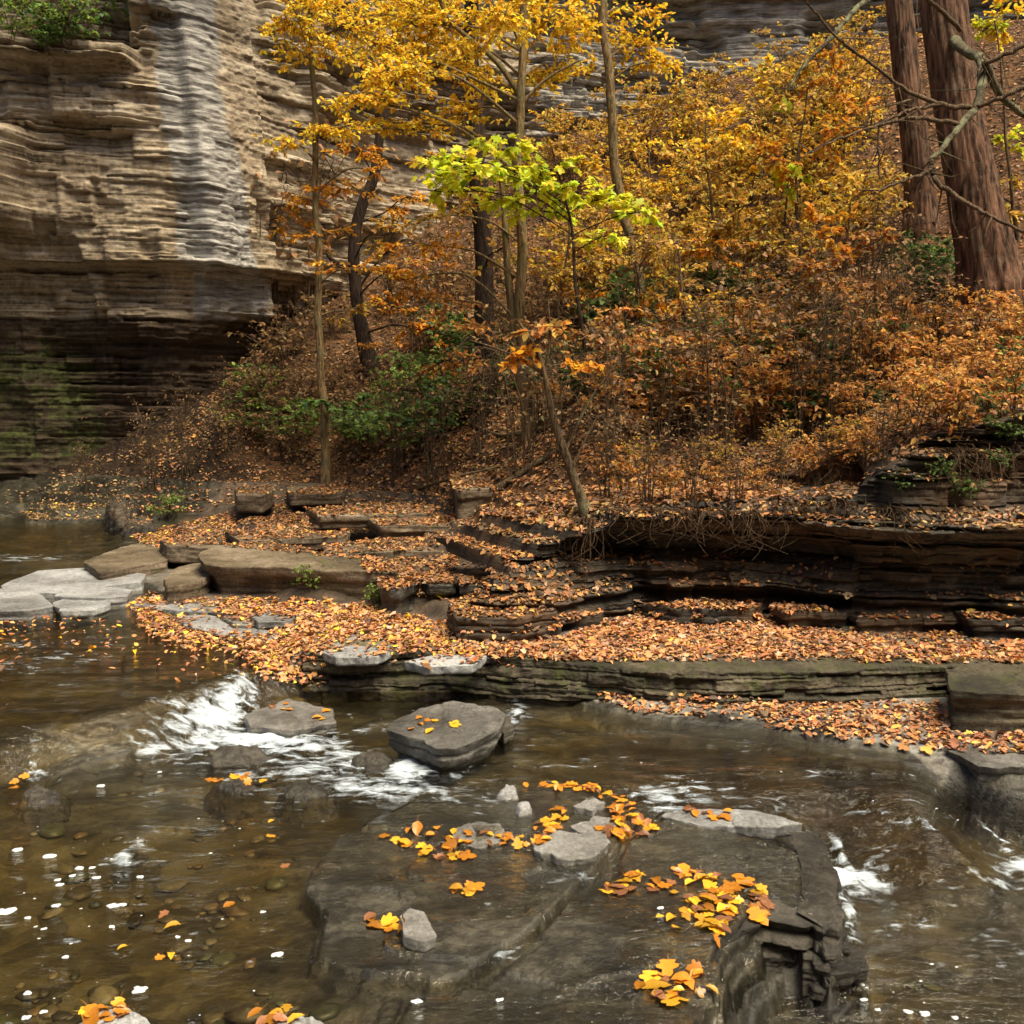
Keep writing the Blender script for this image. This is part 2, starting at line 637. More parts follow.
def m_water():
    t = NT('stream_water')
    flow = t.pos((1.0, 2.6, 1.0), (0, 0, math.radians(14)))
    n1 = t.noise(flow, 3.2, 4, .55, .6)
    n2 = t.noise(flow, 13, 4, .6, .8)
    n3 = t.noise(t.pos((1, 1.8, 1), (0, 0, math.radians(-10))), 38, 3, .6, .4)
    turb = t.attr('turb')
    h = t.math('ADD', t.math('MULTIPLY', n1, .9), t.math('ADD', t.math('MULTIPLY', n2, .65), t.math('MULTIPLY', n3, .30)))
    bn = t.n('ShaderNodeBump')
    bn.inputs['Distance'].default_value = .05
    t.l(t.mr(turb, 0, 1, .20, .95), bn.inputs['Strength'])
    t.l(h, bn.inputs['Height'])
    fr = t.n('ShaderNodeFresnel')
    fr.inputs['IOR'].default_value = 1.333
    t.l(bn.outputs[0], fr.inputs['Normal'])
    gl = t.n('ShaderNodeBsdfGlossy')
    gl.inputs['Roughness'].default_value = .06
    gl.inputs['Color'].default_value = (.92, .92, .90, 1)
    t.l(bn.outputs[0], gl.inputs['Normal'])
    tr = t.n('ShaderNodeBsdfTransparent')
    dep = t.attr('depth')
    tint = t.ramp(t.mr(dep, 0, .4), [(0, (.97, .95, .88)), (.2, (.80, .73, .52)), (.55, (.44, .37, .20)), (1, (.20, .16, .08))])
    t.l(tint, tr.inputs['Color'])
    mx = t.n('ShaderNodeMixShader')
    t.l(fr.outputs[0], mx.inputs[0])
    t.l(tr.outputs[0], mx.inputs[1])
    t.l(gl.outputs[0], mx.inputs[2])
    # aerated white water
    fs = t.noise(t.pos((.95, 2.0, 1.8), (0, 0, math.radians(16))), 10, 6, .64, .55)
    fs2 = t.noise(t.pos((1, 1.4, 1.4)), 55, 4, .7, .4)
    ft = t.math('ADD', t.math('MULTIPLY', fs, .88), t.math('MULTIPLY', fs2, .12))
    f = t.mr(t.math('ADD', t.attr('foam'), t.math('MULTIPLY', t.math('SUBTRACT', ft, .5), 2.6)), .36, 1.02)
    pf = t.principled((.60, .69, .78), .55, t.bump(ft, .5, .03), spec=.4)
    m2 = t.n('ShaderNodeMixShader')
    t.l(t.math('MULTIPLY', f, .93), m2.inputs[0])
    t.l(mx.outputs[0], m2.inputs[1])
    t.l(pf, m2.inputs[2])
    return t.done(m2.outputs[0])


M = {}
M['leaf'] = m_leaf('leaf')
M['litter'] = m_leaf('dead_leaf', .12, .6)
M['cliff'] = m_cliff()
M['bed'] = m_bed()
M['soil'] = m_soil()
M['water'] = m_water()
M['ledge'] = m_rock('ledge_rock', (.006, .005, .004), (.026, .020, .013), (.095, .070, .043), .6, wet=True, lay=18, stain=(.10, .055, .025), lays=True)
M['mossy'] = m_rock('mossy_ledge', (.008, .0065, .005), (.034, .028, .019), (.11, .09, .062), .7, moss=(.048, .056, .014), moss_lo=.52, lay=10, lays=True)
M['grey'] = m_rock('grey_slab', (.08, .076, .07), (.17, .165, .155), (.27, .27, .265), .6, lay=5, bump=.45)
M['pale'] = m_rock('pale_slab', (.09, .09, .086), (.21, .21, .21), (.36, .37, .38), .6, lay=5, bump=.35)
M['brown'] = m_rock('brown_slab', (.030, .022, .015), (.11, .080, .052), (.24, .19, .14), .75, moss=(.06, .075, .02), moss_lo=.58, lay=12)
M['wetrock'] = m_rock('wet_rock', (.008, .007, .006), (.030, .026, .020), (.085, .075, .058), .22, wet=True, lay=9, bump=.9)
M['wetgrey'] = m_rock('damp_grey_rock', (.03, .028, .024), (.10, .095, .085), (.21, .20, .185), .35, wet=True, lay=8, bump=.8)
M['bark_red'] = m_bark('reddish_bark', (.028, .016, .010), (.20, .108, .068), (.15, .10, .065), 2.2, .15)
M['bark_brown'] = m_bark('brown_bark', (.05, .032, .018), (.20, .14, .08), (.20, .19, .10), 5.0, .2)
M['bark_dark'] = m_bark('dark_bark', (.018, .012, .009), (.07, .046, .032), None, 5.0)
M['bark_tan'] = m_bark('tan_bark', (.09, .06, .03), (.36, .25, .12), (.20, .17, .085), 5.0, .3)
M['lichen'] = m_bark('lichen_branch', (.06, .05, .032), (.19, .165, .105), (.26, .26, .15), 8.0, .35)
M['twig'] = m_bark('twig_bark', (.075, .05, .03), (.26, .18, .11), None, 10.0)
M['root'] = m_bark('root_fibre', (.045, .028, .016), (.17, .105, .06), None, 12.0)
M['leaf_yellow'] = m_leaf_single('yellow_leaf', (.78, .40, .02), (.85, .55, .06), (.50, .20, .02))
M['leaf_orange'] = m_leaf_single('orange_leaf', (.66, .24, .02), (.75, .36, .03), (.34, .10, .02))
M['leaf_brown'] = m_leaf_single('brown_leaf', (.30, .12, .05), (.46, .22, .10), (.13, .05, .03))
tg = NT('pebble_stone')
tgc = tg.mix(.8, tg.attr('leafcol', 'Color'), tg.ramp(tg.noise(tg.pos(), 35, 6, .7), [(.35, (.45, .45, .45)), (.65, (1.5, 1.5, 1.5))]), 'MULTIPLY')
M['pebble'] = tg.done(tg.principled(tgc, .5, spec=.4))
tf = NT('foam_white')
M['foam'] = tf.done(tf.principled((.52, .55, .57), .5, spec=.4))

# ------------------------------------------------------------------ terrain model
UPL = [(-700, 830), (-250, 800), (0, 772), (140, 745), (222, 716), (300, 690), (400, 688), (500, 689), (600, 694), (750, 699), (940, 698), (960, 700), (1400, 702), (2200, 705)]
UP = [(p[0], p[1] + (.05 if p[0] > -1.25 else 0)) for p in wpoly(UPL)] + [(40, 5.5), (40, 60), (-40, 60), (-40, 3.6)]
RP = wpoly([(833, 842), (870, 852), (930, 872), (1000, 868), (985, 815), (968, 768), (1000, 762), (1300, 765), (1700, 790), (1700, 1500), (560, 1500), (690, 1024), (722, 985), (765, 915), (850, 930)], -.1)
SHB = wpoly([(590, 694), (940, 690), (1024, 690), (1400, 690), (1400, 772), (1015, 768), (975, 756), (850, 744), (760, 724), (680, 716), (620, 704)], .03)
CHAN = wpoly([(540, 752), (700, 738), (850, 752), (975, 775), (1000, 850), (920, 850), (835, 832), (740, 806), (660, 798), (560, 772)], -.02)
SLAB_L = wpoly([(352, 832), (420, 803), (520, 786), (600, 790), (642, 812), (610, 838), (596, 860), (560, 891), (520, 926), (495, 949), (468, 970), (440, 976), (400, 967), (345, 962), (318, 945), (332, 905), (306, 882), (335, 850)], .03)
SLAB_R = wpoly([(617, 836), (665, 808), (740, 814), (828, 836), (836, 852), (852, 930), (838, 948), (800, 925), (768, 915), (735, 945), (715, 985), (690, 1024), (640, 1140), (330, 1140), (372, 1024), (398, 982), (445, 987), (476, 980), (507, 955), (566, 899), (605, 867)], .03)
WALLPX = [(470, 628), (505, 630), (560, 623), (620, 613), (700, 612), (780, 617), (850, 628), (930, 631), (1024, 633), (1200, 640), (1500, 650)]
SH = wpoly([(290, 700, 0), (330, 740, 0), (400, 760, 0), (600, 760, 0), (940, 760, 0), (1400, 760, 0), (2300, 760, 0), (2300, 660, .24)], 0) + [(p[0], p[1] + (.05 if k >= len(WALLPX) - 1 else .5 if k >= len(WALLPX) - 2 else .98)) for k, p in enumerate(wpoly(WALLPX[::-1], .24))] + wpoly([(440, 622), (380, 610), (300, 640)], .24)

CT = []


def cz(px, py, z):
    p = Pz(px, py, z)
    CT.append((p[0], p[1], z))


def cd(px, py, D):
    p = Pd(px, py, D)
    CT.append(tuple(p))


for a in [(300, 672, .20), (240, 640, .17), (150, 610, .16), (110, 640, .10), (0, 660, .06), (-200, 650, .05), (0, 590, .10), (0, 555, .04), (-200, 560, .04), (60, 535, .06), (0, 522, .14), (-200, 522, .14),
          (150, 575, .2), (150, 528, .22), (60, 515, .26), (-60, 512, .28), (380, 606, .25), (240, 600, .24), (250, 560, .33), (340, 575, .34), (160, 548, .26), (300, 520, .43), (330, 490, .58), (420, 530, .46), (420, 492, .62), (470, 585, .36), (455, 610, .28)]:
    cz(*a)
for a in [(490, 505, 8.3), (560, 505, 7.7), (620, 508, 7.4), (700, 516, 7.25), (780, 495, 7.1), (830, 465, 6.95), (880, 440, 6.8), (950, 430, 6.7), (1024, 440, 6.5), (1200, 430, 6.4),
          (330, 455, 12.4), (170, 478, 12.2), (110, 500, 12.0), (230, 430, 12.7), (370, 385, 13.4), (300, 335, 14.6), (480, 400, 11.4), (530, 437, 9.8), (430, 440, 11.0), (650, 335, 11), (600, 420, 9), (750, 400, 8.8), (850, 330, 9.3), (985, 290, 9.2), (920, 225, 11.2), (700, 460, 8), (850, 400, 8.2),
          (450, 260, 15.3), (560, 150, 16.8), (650, 125, 16.6), (750, 90, 16.3), (870, 60, 15.5), (1000, 100, 12.8), (1150, 100, 12), (1200, 250, 9.2), (760, 250, 12.5), (560, 300, 12.6)]:
    cd(*a)
CT += [(-9, 5, .05), (-9, 9, .05), (-13, 8, .1), (-15, 12, .3), (11, 8, 1.6), (13, 12, 5), (16, 7, 1.6), (0, 24, 7.5), (-10, 20, 3), (12, 22, 8), (-5, 3.5, .0), (-8, 16, 1.2)]
CT = np.array(CT)


def tps_fit(P):
    n = len(P)
    d2 = ((P[:, None, :2] - P[None, :, :2]) ** 2).sum(-1)
    K = d2 * np.log(d2 + 1e-9) * .5 + np.eye(n) * .004
    A = np.zeros((n + 3, n + 3))
    A[:n, :n] = K
    A[:n, n] = 1
    A[:n, n + 1:] = P[:, :2]
    A[n:, :n] = A[:n, n:].T
    return np.linalg.solve(A, np.r_[P[:, 2], 0, 0, 0])


TW = tps_fit(CT)


def T0(x, y):
    sh = np.shape(x)
    x = np.ravel(np.asarray(x, float))
    y = np.ravel(np.asarray(y, float))
    r = TW[-3] + TW[-2] * x + TW[-1] * y
    for (cx, cy, _), w in zip(CT, TW):
        d2 = (x - cx) ** 2 + (y - cy) ** 2
        r = r + w * d2 * np.log(d2 + 1e-9) * .5
    return np.clip(r, -.1, 9.0).reshape(sh)


def stepped(s, x, y, n, spread, seed, soft=.010):
    r = 0
    for k in range(n):
        off = spread * (k + .5) / n - spread * .6 + spread * .55 * np.round(2.5 * fbm(x * 1.7 + k * 3.3, y * 1.7, k * 1.0, 3, seed + k)) / 2.5 + .006 * fbm(x * 7, y * 7, k * 2.0, 3, seed + 20 + k)
        r = r + ss(-soft, soft, s - off)
    return r / n


def ground(x, y, full=False):
    x = np.asarray(x, float)
    y = np.asarray(y, float)
    wx = x + .05 * fbm(x * 2.3, y * 2.3, 0, 3, 1) 
    wy = y + .05 * fbm(x * 2.3, y * 2.3, 0, 3, 2) 
    s_up = sdf(lerp(x, wx, .6), lerp(y, wy, .6), UP)
    w = .035 + .45 * ss(-1.9, -3.4, x)
    au = lerp(ss(-.2, 1.0, s_up / w), stepped(s_up - .06, x, y, 5, .42, 301, .02), ss(-2.3, -1.9, x) * ss(-1.0, -1.3, x))
    # lower stream bed, with thin broken plates
    n0 = fbm(x * .9, y * .9, 0, 3, 21)
    q = .035
    tz = .07 * fbm(x * 1.1 + 3, y * 1.5, 0, 4, 23) + .05 * n0
    fr = tz / q - np.floor(tz / q)
    tz = q * (np.floor(tz / q) + ss(.72, 1.0, fr))
    zl = -.062 + tz + .012 * fbm(x * 8, y * 8, 0, 3, 24)
    zl = zl - .13 * ss(-.05, .22, sdf(wx, wy, CHAN))
    s_rp = sdf(wx, wy, RP)
    rp = lerp(ss(-.22, .12, s_rp), stepped(s_rp, x, y, 6, .26, 321), ss(1.9, 2.1, x) * ss(4.0, 4.3, y))
    zl = zl - .20 * rp
    s_b = sdf(wx, wy, SHB)
    b = lerp(stepped(s_b, x, y, 3, .16, 341, .03), stepped(s_b, x, y, 4, .12, 341), ss(2.3, 2.6, x))
    zl = lerp(np.maximum(zl, lerp(-9, -.03, ss(-.5, -.1, s_b))), .040 + .012 * np.round(2 * fbm(x * 1.3, y * 2.2, 0, 2, 32)) / 2 + .012 * fbm(x * 3, y * 3, 0, 4, 31), b)
    n_s = fbm(x * 2.2, y * 3.0, 0, 5, 33)
    step = .010 * np.floor(2.2 * fbm(x * 1.3 + 9, y * 2.0, 0, 3, 35) + .5)
    s_l = sdf(wx, wy, SLAB_L) + .022
    s_r = sdf(wx, wy, SLAB_R) + .022
    s_r = s_r - .067 * ss(.72, .86, x - .3 * (y - 2.4) * ss(3.2, 2.6, y))
    zl = lerp(zl, np.maximum(zl, -.045 + .4 * (zl + .06)), ss(-.55, -.1, s_l) * ss(.4, -.2, x))
    sl = stepped(s_l, x, y, 2, .06, 361)
    sr = stepped(s_r, x, y, 8, .20, 381, .008)
    zl = lerp(zl, .006 + .008 * n_s + step, sl)
    zl = lerp(zl, .018 + .008 * n_s + step * .8 + .02 * ss(2.6, 2.2, y), sr)
    zl = zl - .09 * ss(-.09, -.03, s_l) * ss(-.09, -.03, s_r) * (1 - np.maximum(sl, sr))
    # upper ground
    t = T0(x, y)
    tq = .10
    tn = t + .035 * fbm(x * 1.4, y * 1.4, 0, 3, 41)
    fr = tn / tq - np.floor(tn / tq)
    tt = tq * (np.floor(tn / tq) + ss(.80, 1.0, fr)) + .008 * fbm(x * 6, y * 6, 0, 3, 42)
    k = ss(1.2, .75, t) * ss(.10, .2, t)
    hill = t + ss(.8, 1.6, t) * (.16 * fbm(x * .9, y * .9, 0, 4, 43) + .05 * fbm(x * 3.2, y * 3.2, 0, 3, 44)) + .02 * fbm(x * 5, y * 5, 0, 3, 45)
    zu = lerp(hill, tt, k * .85)
    s_sh = sdf(x, y, SH)
    sh = ss(-.06, .08, s_sh)
    zsh = .195 + .045 * ss(5.2, 6.4, y) + .014 * fbm(x * 2, y * 2, 0, 4, 47) + .010 * fbm(x * 9, y * 9, 0, 2, 48)
    zu = lerp(zu, zsh, sh)
    g = lerp(zl, zu, au)
    # the opposite side of the gorge, behind the viewer, raised to cut sky light
    back = ss(-2.0, -9, y) * 11.0 + ss(-1.2, -3, y) * .5 + .3 * ss(-3, -6, y) * fbm(x * .5, y * .5, 0, 3, 49)
    g = g + back
    if not full:
        return g
    return g, dict(au=au, rp=rp, b=b, sl=sl, sr=sr, s_l=s_l, s_r=s_r, sh=sh, t=t, back=back, n_s=n_s)


FOAM = [  # px, py, rx, ry, strength
    (228, 722, 20, 14, 1.0), (215, 735, 46, 10, .7), (300, 762, 46, 8, .62), (350, 778, 40, 7, .6), (430, 786, 46, 6, .6), (170, 752, 22, 7, .65), (190, 738, 20, 6, .6), (320, 742, 30, 6, .55), (245, 748, 55, 10, .6), (345, 758, 24, 10, .7), (400, 764, 20, 8, .9), (205, 745, 40, 10, .85), (260, 738, 55, 9, .95), (300, 750, 40, 9, .7), (285, 768, 42, 8, .8), (225, 765, 30, 7, .55),
    (255, 700, 45, 5, .35), (390, 788, 45, 9, .9), (420, 772, 32, 9, .7), (370, 770, 26, 14, .45), (450, 790, 35, 7, .4), (345, 790, 40, 6, .45), (405, 758, 14, 8, .9),
    (516, 716, 8, 9, .8), (655, 798, 26, 8, .85), (690, 792, 30, 10, .5), (735, 800, 35, 7, .35), (858, 888, 22, 11, 1.0), (841, 866, 5, 20, .55), (848, 912, 9, 18, .8), (860, 935, 9, 14, .5),
    (1012, 818, 16, 12, 1.0), (992, 796, 6, 18, .6), (1005, 840, 20, 8, .6), (945, 925, 50, 9, .38), (990, 945, 40, 9, .42), (890, 862, 60, 5, .34), (960, 890, 50, 4, .3), (920, 905, 60, 5, .3), (980, 965, 40, 8, .3),
    (25, 668, 40, 6, .45), (75, 660, 30, 5, .40), (15, 650, 20, 6, .35), (125, 855, 14, 14, .55), (140, 862, 22, 5, .45), (40, 775, 28, 10, .30), (115, 770, 50, 4, .22), (30, 560, 60, 3, .35), (740, 745, 130, 4, .20), (560, 765, 80, 5, .24),
    (800, 775, 90, 4, .22), (640, 735, 70, 4, .18), (880, 800, 60, 5, .22), (490, 955, 60, 5, .36), (600, 1000, 60, 5, .25), (560, 880, 30, 6, .28), (360, 735, 30, 10, .3), (470, 800, 40, 6, .35), (250, 790, 60, 5, .3), (330, 800, 50, 4, .32), (180, 735, 30, 9, .4), (150, 745, 16, 8, .4)]
FW = []
for (px, py, rx, ry, s) in FOAM:
    z = -.2 if (px > 835 and py > 850) else (0.0 if py > 700 or px > 320 else .15)
    c = Pz(px, py, z)
    ex = Pz(px + rx, py, z) - c
    ey = Pz(px, py - ry, z) - c
    FW.append((c[0], c[1], abs(ex[0]), abs(ey[1]), s))


def foam_at(x, y):
    f = np.zeros_like(x)
    x, y = x + .10 * fbm(x * 3.1, y * 3.1, 0, 4, 81), y + .07 * fbm(x * 3.1, y * 3.1, 5, 4, 82)
    for cx, cy, a, b, s in FW:
        f = np.maximum(f, s * np.exp(-(((x - cx) / (a * 1.4)) ** 2 + ((y - cy) / (b * 1.5)) ** 2)))
    return f * (.82 + .55 * fbm(x * 4.5, y * 6, 0, 3, 83))


def water(x, y, g=None, m=None):
    if g is None:
        g, m = ground(x, y, True)
    wx = x + .05 * fbm(x * 2, y * 2, 0, 2, 61)
    s_up = sdf(wx, y, UP)
    w = .22 + .5 * ss(-1.9, -3.4, x)
    au = ss(-.9, .6, s_up / w) * ss(-1.02, -1.22, x)
    rpw = ss(-.35, .10, sdf(x, y, RP))
    z = -.20 * rpw
    z = lerp(z, .17, au)
    fo = foam_at(x, y)
    z = z + fo * (.045 * fbm(x * 6, y * 8, 0, 4, 63) + .012) * ss(.2, .6, fo)
    z = z + .006 * fbm(x * 2.2, y * 4.5, 0, 3, 64)
    film = np.maximum(m['sl'], m['sr'])
    inside = np.maximum(m['s_l'], m['s_r'])
    fz = g + .006 + .007 * fbm(x * 2.6, y * 3.4, 0, 4, 65) - .016 * ss(.25, .6, fbm(x * 1.2, y * 1.6 + 4, 0, 3, 66))
    z = np.where(film > .3, np.maximum(z, np.where(inside > -.02, fz, z)), z)
    return z, fo


# ------------------------------------------------------------------ ground sheets
fine = np.radians(np.arange(-33, 33.01, .11))
side = np.radians(np.r_[np.arange(33.8, 60, 1.0), np.arange(60, 180.1, 3.0)])
ang = np.r_[-side[::-1], fine, side]
dist = np.concatenate([a * np.exp(np.arange(0, math.log(b / a), k)) for a, b, k in ((.35, 2.0, .02), (2.0, 6.8, .0036), (6.8, 14, .007), (14, 30, .014))])
AA, DD = np.meshgrid(ang, dist)
GX, GY = np.sin(AA) * DD, np.cos(AA) * DD
GZ, GM = ground(GX, GY, True)
WZ, WF = water(GX, GY, GZ, GM)
nr, nc = GX.shape
Q = grid_quads(nr, nc)
V = np.stack([GX, GY, GZ], -1).reshape(-1, 3)
above = GZ - WZ
dryn = fbm(GX * 1.7, GY * 2.5, 0, 4, 71)
dry = ss(.0, .05, above + .02 * dryn) * np.where(GM['au'] > .5, 1, .9)
dry = np.where(GM['back'] > .02, .4, dry)
dry = dry * (1 - ss(.02, .2, GM['rp']) * (1 - GM['au']))
sand = ss(.0, .22, -np.maximum(GM['s_l'], GM['s_r'])) * ss(.03, .10, -above + .03 * dryn) * (1 - np.maximum(GM['sl'], GM['sr'])) * (.55 + .45 * ss(-.4, .2, dryn))
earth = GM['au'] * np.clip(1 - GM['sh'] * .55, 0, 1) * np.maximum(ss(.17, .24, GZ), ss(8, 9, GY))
cob = ss(-.6, -1.6, GX) * ss(4.6, 3.2, GY) + .7 * GM['rp'] + .25
hillm = ss(.55, .75, GM['t']) * GM['au'] * (1 - GM['sh'])
hillm = np.maximum(hillm, ss(.1, .4, GM['back']))
px_, py_ = proj(V)
px_ = np.nan_to_num(px_, nan=-999).reshape(nr, nc)
leafy = ss(-3.9, -2.4, GX + .25 * (GY - 9) * 0) * .9 + .05
leafy = np.where(GM['back'] > .1, .4, leafy)
hq = hillm.ravel()[Q].mean(1) > .5


def subset(V, Q, sel, at):
    q = Q[sel]
    u, inv = np.unique(q, return_inverse=True)
    return V[u], inv.reshape(q.shape), {k: a.ravel()[u] for k, a in at.items()}


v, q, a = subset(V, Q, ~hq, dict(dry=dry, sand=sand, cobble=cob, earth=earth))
a['dry'] = a['dry'] * (1 - .75 * ss(-3.0, -3.8, v[:, 0]) * ss(8.5, 10, v[:, 1]))  # wet far left shore, with shade under the cliff put into its tone
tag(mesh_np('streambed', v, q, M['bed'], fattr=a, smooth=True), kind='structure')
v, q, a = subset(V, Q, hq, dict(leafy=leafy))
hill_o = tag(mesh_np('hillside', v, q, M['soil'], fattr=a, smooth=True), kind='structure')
wq = ((WZ - GZ).ravel()[Q].max(1) > -.012) & (GY.ravel()[Q].mean(1) < 13.5) & (GM['back'].ravel()[Q].max(1) < .3)
turb = np.clip(WF * 1.6 + .18 + .3 * np.maximum(GM['sl'], GM['sr']) + .25 * ss(-1.3, 0, GX) * ss(3, 3.6, GY) + .3 * GM['rp'] - .12 * ss(5.5, 8, GY), .08, 1)
depth = np.clip(WZ - GZ, 0, 1)
v, q, a = subset(np.stack([GX, GY, WZ], -1).reshape(-1, 3), Q, wq, dict(foam=WF, depth=depth, turb=turb))
tag(mesh_np('stream_water', v, q, M['water'], fattr=a, smooth=True), kind='structure')


# ------------------------------------------------------------------ strata walls
def strata_wall(name, path, zb, zt, us, nv, prof, scales, mat, seed, fat=None, tilt=0.0, wob=.10, fine=.02, relief=None, undul=1.0):
    """a face of bedded rock along a bottom line; scales: (bed thickness, relief, block width, notch)"""
    path = np.asarray(path, float)
    sm = catmull(path, 400)
    ls = np.r_[0, np.cumsum(np.linalg.norm(np.diff(sm, axis=0), axis=1))]
    u = us * ls[-1]
    X = np.interp(u, ls, sm[:, 0])
    Y = np.interp(u, ls, sm[:, 1])
    tx, ty = np.gradient(X, u), np.gradient(Y, u)
    k = np.ones(25) / 25
    tx = np.convolve(np.pad(tx, 12, 'edge'), k, 'valid')
    ty = np.convolve(np.pad(ty, 12, 'edge'), k, 'valid')
    ln = np.hypot(tx, ty)
    nx, ny = ty / ln, -tx / ln
    v = np.linspace(0, 1, nv)[:, None]
    b, t = zb(X, Y), zt(X, Y)
    Z = b[None] + (t - b)[None] * v
    Uu = np.tile(u[None], (nv, 1))
    r = np.random.default_rng(seed)
    off = 0
    lay = 0
    for si, (thick, amp, blk, gap) in enumerate(scales):
        bounds = np.cumsum(thick * np.exp(.6 * r.standard_normal(900))) + float(Z.min()) - 1.0
        zw = Z + tilt * Uu + min(thick, .12) * wob * 2 * fbm(Uu * .5 / blk, Z * .3, si * 9.0, 4, seed + 1 + si)
        li = np.searchsorted(bounds, zw)
        lo = np.where(li > 0, bounds[np.maximum(li - 1, 0)], bounds[0] - .1)
        tl = np.clip((zw - lo) / (bounds[np.minimum(li, 899)] - lo), 0, 1)
        cw = blk * (.5 + 1.3 * hsh(li, 3, si, seed))
        cell = (Uu + hsh(li, 7, si, seed) * 9) / cw + .5 * fbm(Uu * 1.6 / blk, li * 3.1, si, 3, seed + 8)
        ci = np.floor(cell)
        fc = cell - ci
        h0 = _hash(ci, li.astype(float), np.zeros_like(ci) + si, seed + 2)
        h1 = _hash(ci + 1, li.astype(float), np.zeros_like(ci) + si, seed + 2)
        bl = lerp(h0, h1, ss(.88, 1.0, fc))
        off = off + amp * .8 * (hsh(li, 1, si, seed) - .5) + amp * (bl - .5) * 1.2
        off = off + amp * .5 * (tl - .5) * (hsh(li, 5, si, seed) - .3)
        off = off - gap * np.abs(2 * tl - 1) ** 14 * (.2 + 1.3 * hsh(li, 9, si, seed))
        lay = lay + (.55 * hsh(li, 11, si, seed) + .45 * bl) / len(scales)
    A = .2
    if relief is not None:
        off = off * relief(X[None] + 0 * Z, Z)
    off = off + A * undul * fbm(Uu * .8, Z * .9, 0, 4, seed + 4) + fine * fbm(Uu * 7, Z * 24, 0, 4, seed + 5) + fine * fbm(Uu * 16, Z * 16, 0, 3, seed + 6)
    off = off + prof(X[None] + 0 * Z, Z, v + 0 * Z)
    PX = X[None] + nx[None] * off
    PY = Y[None] + ny[None] * off
    PZ = Z + .012 * fbm(Uu * 5, Z * 5, 0, 3, seed + 6)
    Vv = np.stack([PX, PY, PZ], -1).reshape(-1, 3)
    at = {kk: f(PX, PY, PZ).ravel() for kk, f in (fat or {}).items()}
    at['lay'] = lay.ravel()
    return mesh_np(name, Vv, grid_quads(nv, len(u)), mat, fattr=at, smooth=False)


# the cliff
CLPX = [(-900, 11.0), (-400, 11.8), (-100, 12.5), (20, 12.7), (100, 13.0), (180, 13.2), (235, 13.9), (300, 14.6), (400, 16.2), (560, 17.6), (750, 17.8), (900, 17.4), (1200, 16.5), (1700, 16.0)]
cl = []
for px, D in CLPX:
    p = Pd(px, 400, D)
    cl.append((p[0], p[1]))


def zpix(py, D=13.0):
    return float(Pd(0, py, D)[2])


Z_under = zpix(318)


def cl_prof(X, Z, v):
    p = .10 * (Z / 6.0)
    left = ss(-2.2, -3.6, X)
    X0 = X
    X = X + .25 * np.round(3 * fbm(Z * 1.3, X * .2, 0, 3, 55)) / 3
    lim = Z_under + (zpix(240) - Z_under) * ss(-5.3, -5.6, X) + .16 * np.round(2.2 * fbm(X * .9, Z * 0, 0, 3, 5)) + .10 * fbm(X * 2.4, Z * 0, 0, 3, 6)
    o = (-.24 * ss(lim + .08, lim - .25, Z) - .30 * ss(lim, lim - 1.5, Z)) * ss(-2.0, -3.6, X)
    o = o + .55 * ss(zpix(270), zpix(262), Z) * ss(zpix(330), zpix(305), Z) * left * .6
    # the grey pier that stands proud, and the recess at far left
    px = X
    jag = .015 * fbm(Z * 2.2, X * .3, 0, 4, 77)
    pier = ss(-4.26, -4.20, X0 + jag + .05 * (Z - 4)) * ss(-3.47, -3.53, X0 + jag + .10 * (Z - 4))
    o = o + .16 * pier * ss(zpix(330), zpix(300), Z)
    o = o + .5 * ss(-5.9, -6.25, X - .25 * (Z - 4.3)) * ss(zpix(250), zpix(225), Z) * ss(zpix(130), zpix(150), Z)
    # shelf near the top with plants
    o = o - 1.2 * ss(zpix(62), zpix(52), Z) * ss(-4.75, -4.95, X)
    o = o + .45 * ss(zpix(85), zpix(70), Z) * ss(zpix(40), zpix(62), Z) * ss(-4.75, -4.9, X)
    return o


def at_gray(X, Y, Z):
    jag = .10 * fbm(Z * 2.2, X * .3, 0, 5, 77)
    pier = ss(-4.30, -4.18, X + jag + .05 * (Z - 4)) * ss(-3.42, -3.55, X + jag + .10 * (Z - 4)) * (.75 + .35 * fbm(X * 3, Z * 1.2, 0, 3, 79)) * ss(2.2, 2.9, Z)
    far = ss(-5.85, -6.2, X - .25 * (Z - 4.3)) * ss(zpix(260), zpix(235), Z) * ss(zpix(130), zpix(155), Z)
    right = .5 * ss(-1.0, .8, X)
    return np.maximum(np.maximum(pier, far), right) + .1


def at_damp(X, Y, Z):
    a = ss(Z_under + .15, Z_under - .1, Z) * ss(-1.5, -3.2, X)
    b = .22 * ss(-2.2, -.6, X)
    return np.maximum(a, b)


def at_moss(X, Y, Z):
    a = .85 * ss(Z_under + .1, Z_under - .5, Z) * ss(-4.4, -5.8, X + .4 * fbm(X * 1.2, Z * 1.2, 0, 3, 57)) * ss(.25, 1.0, Z)
    b = .45 * ss(zpix(75), zpix(40), Z) * ss(-4.8, -5.6, X)
    return np.maximum(a, b)


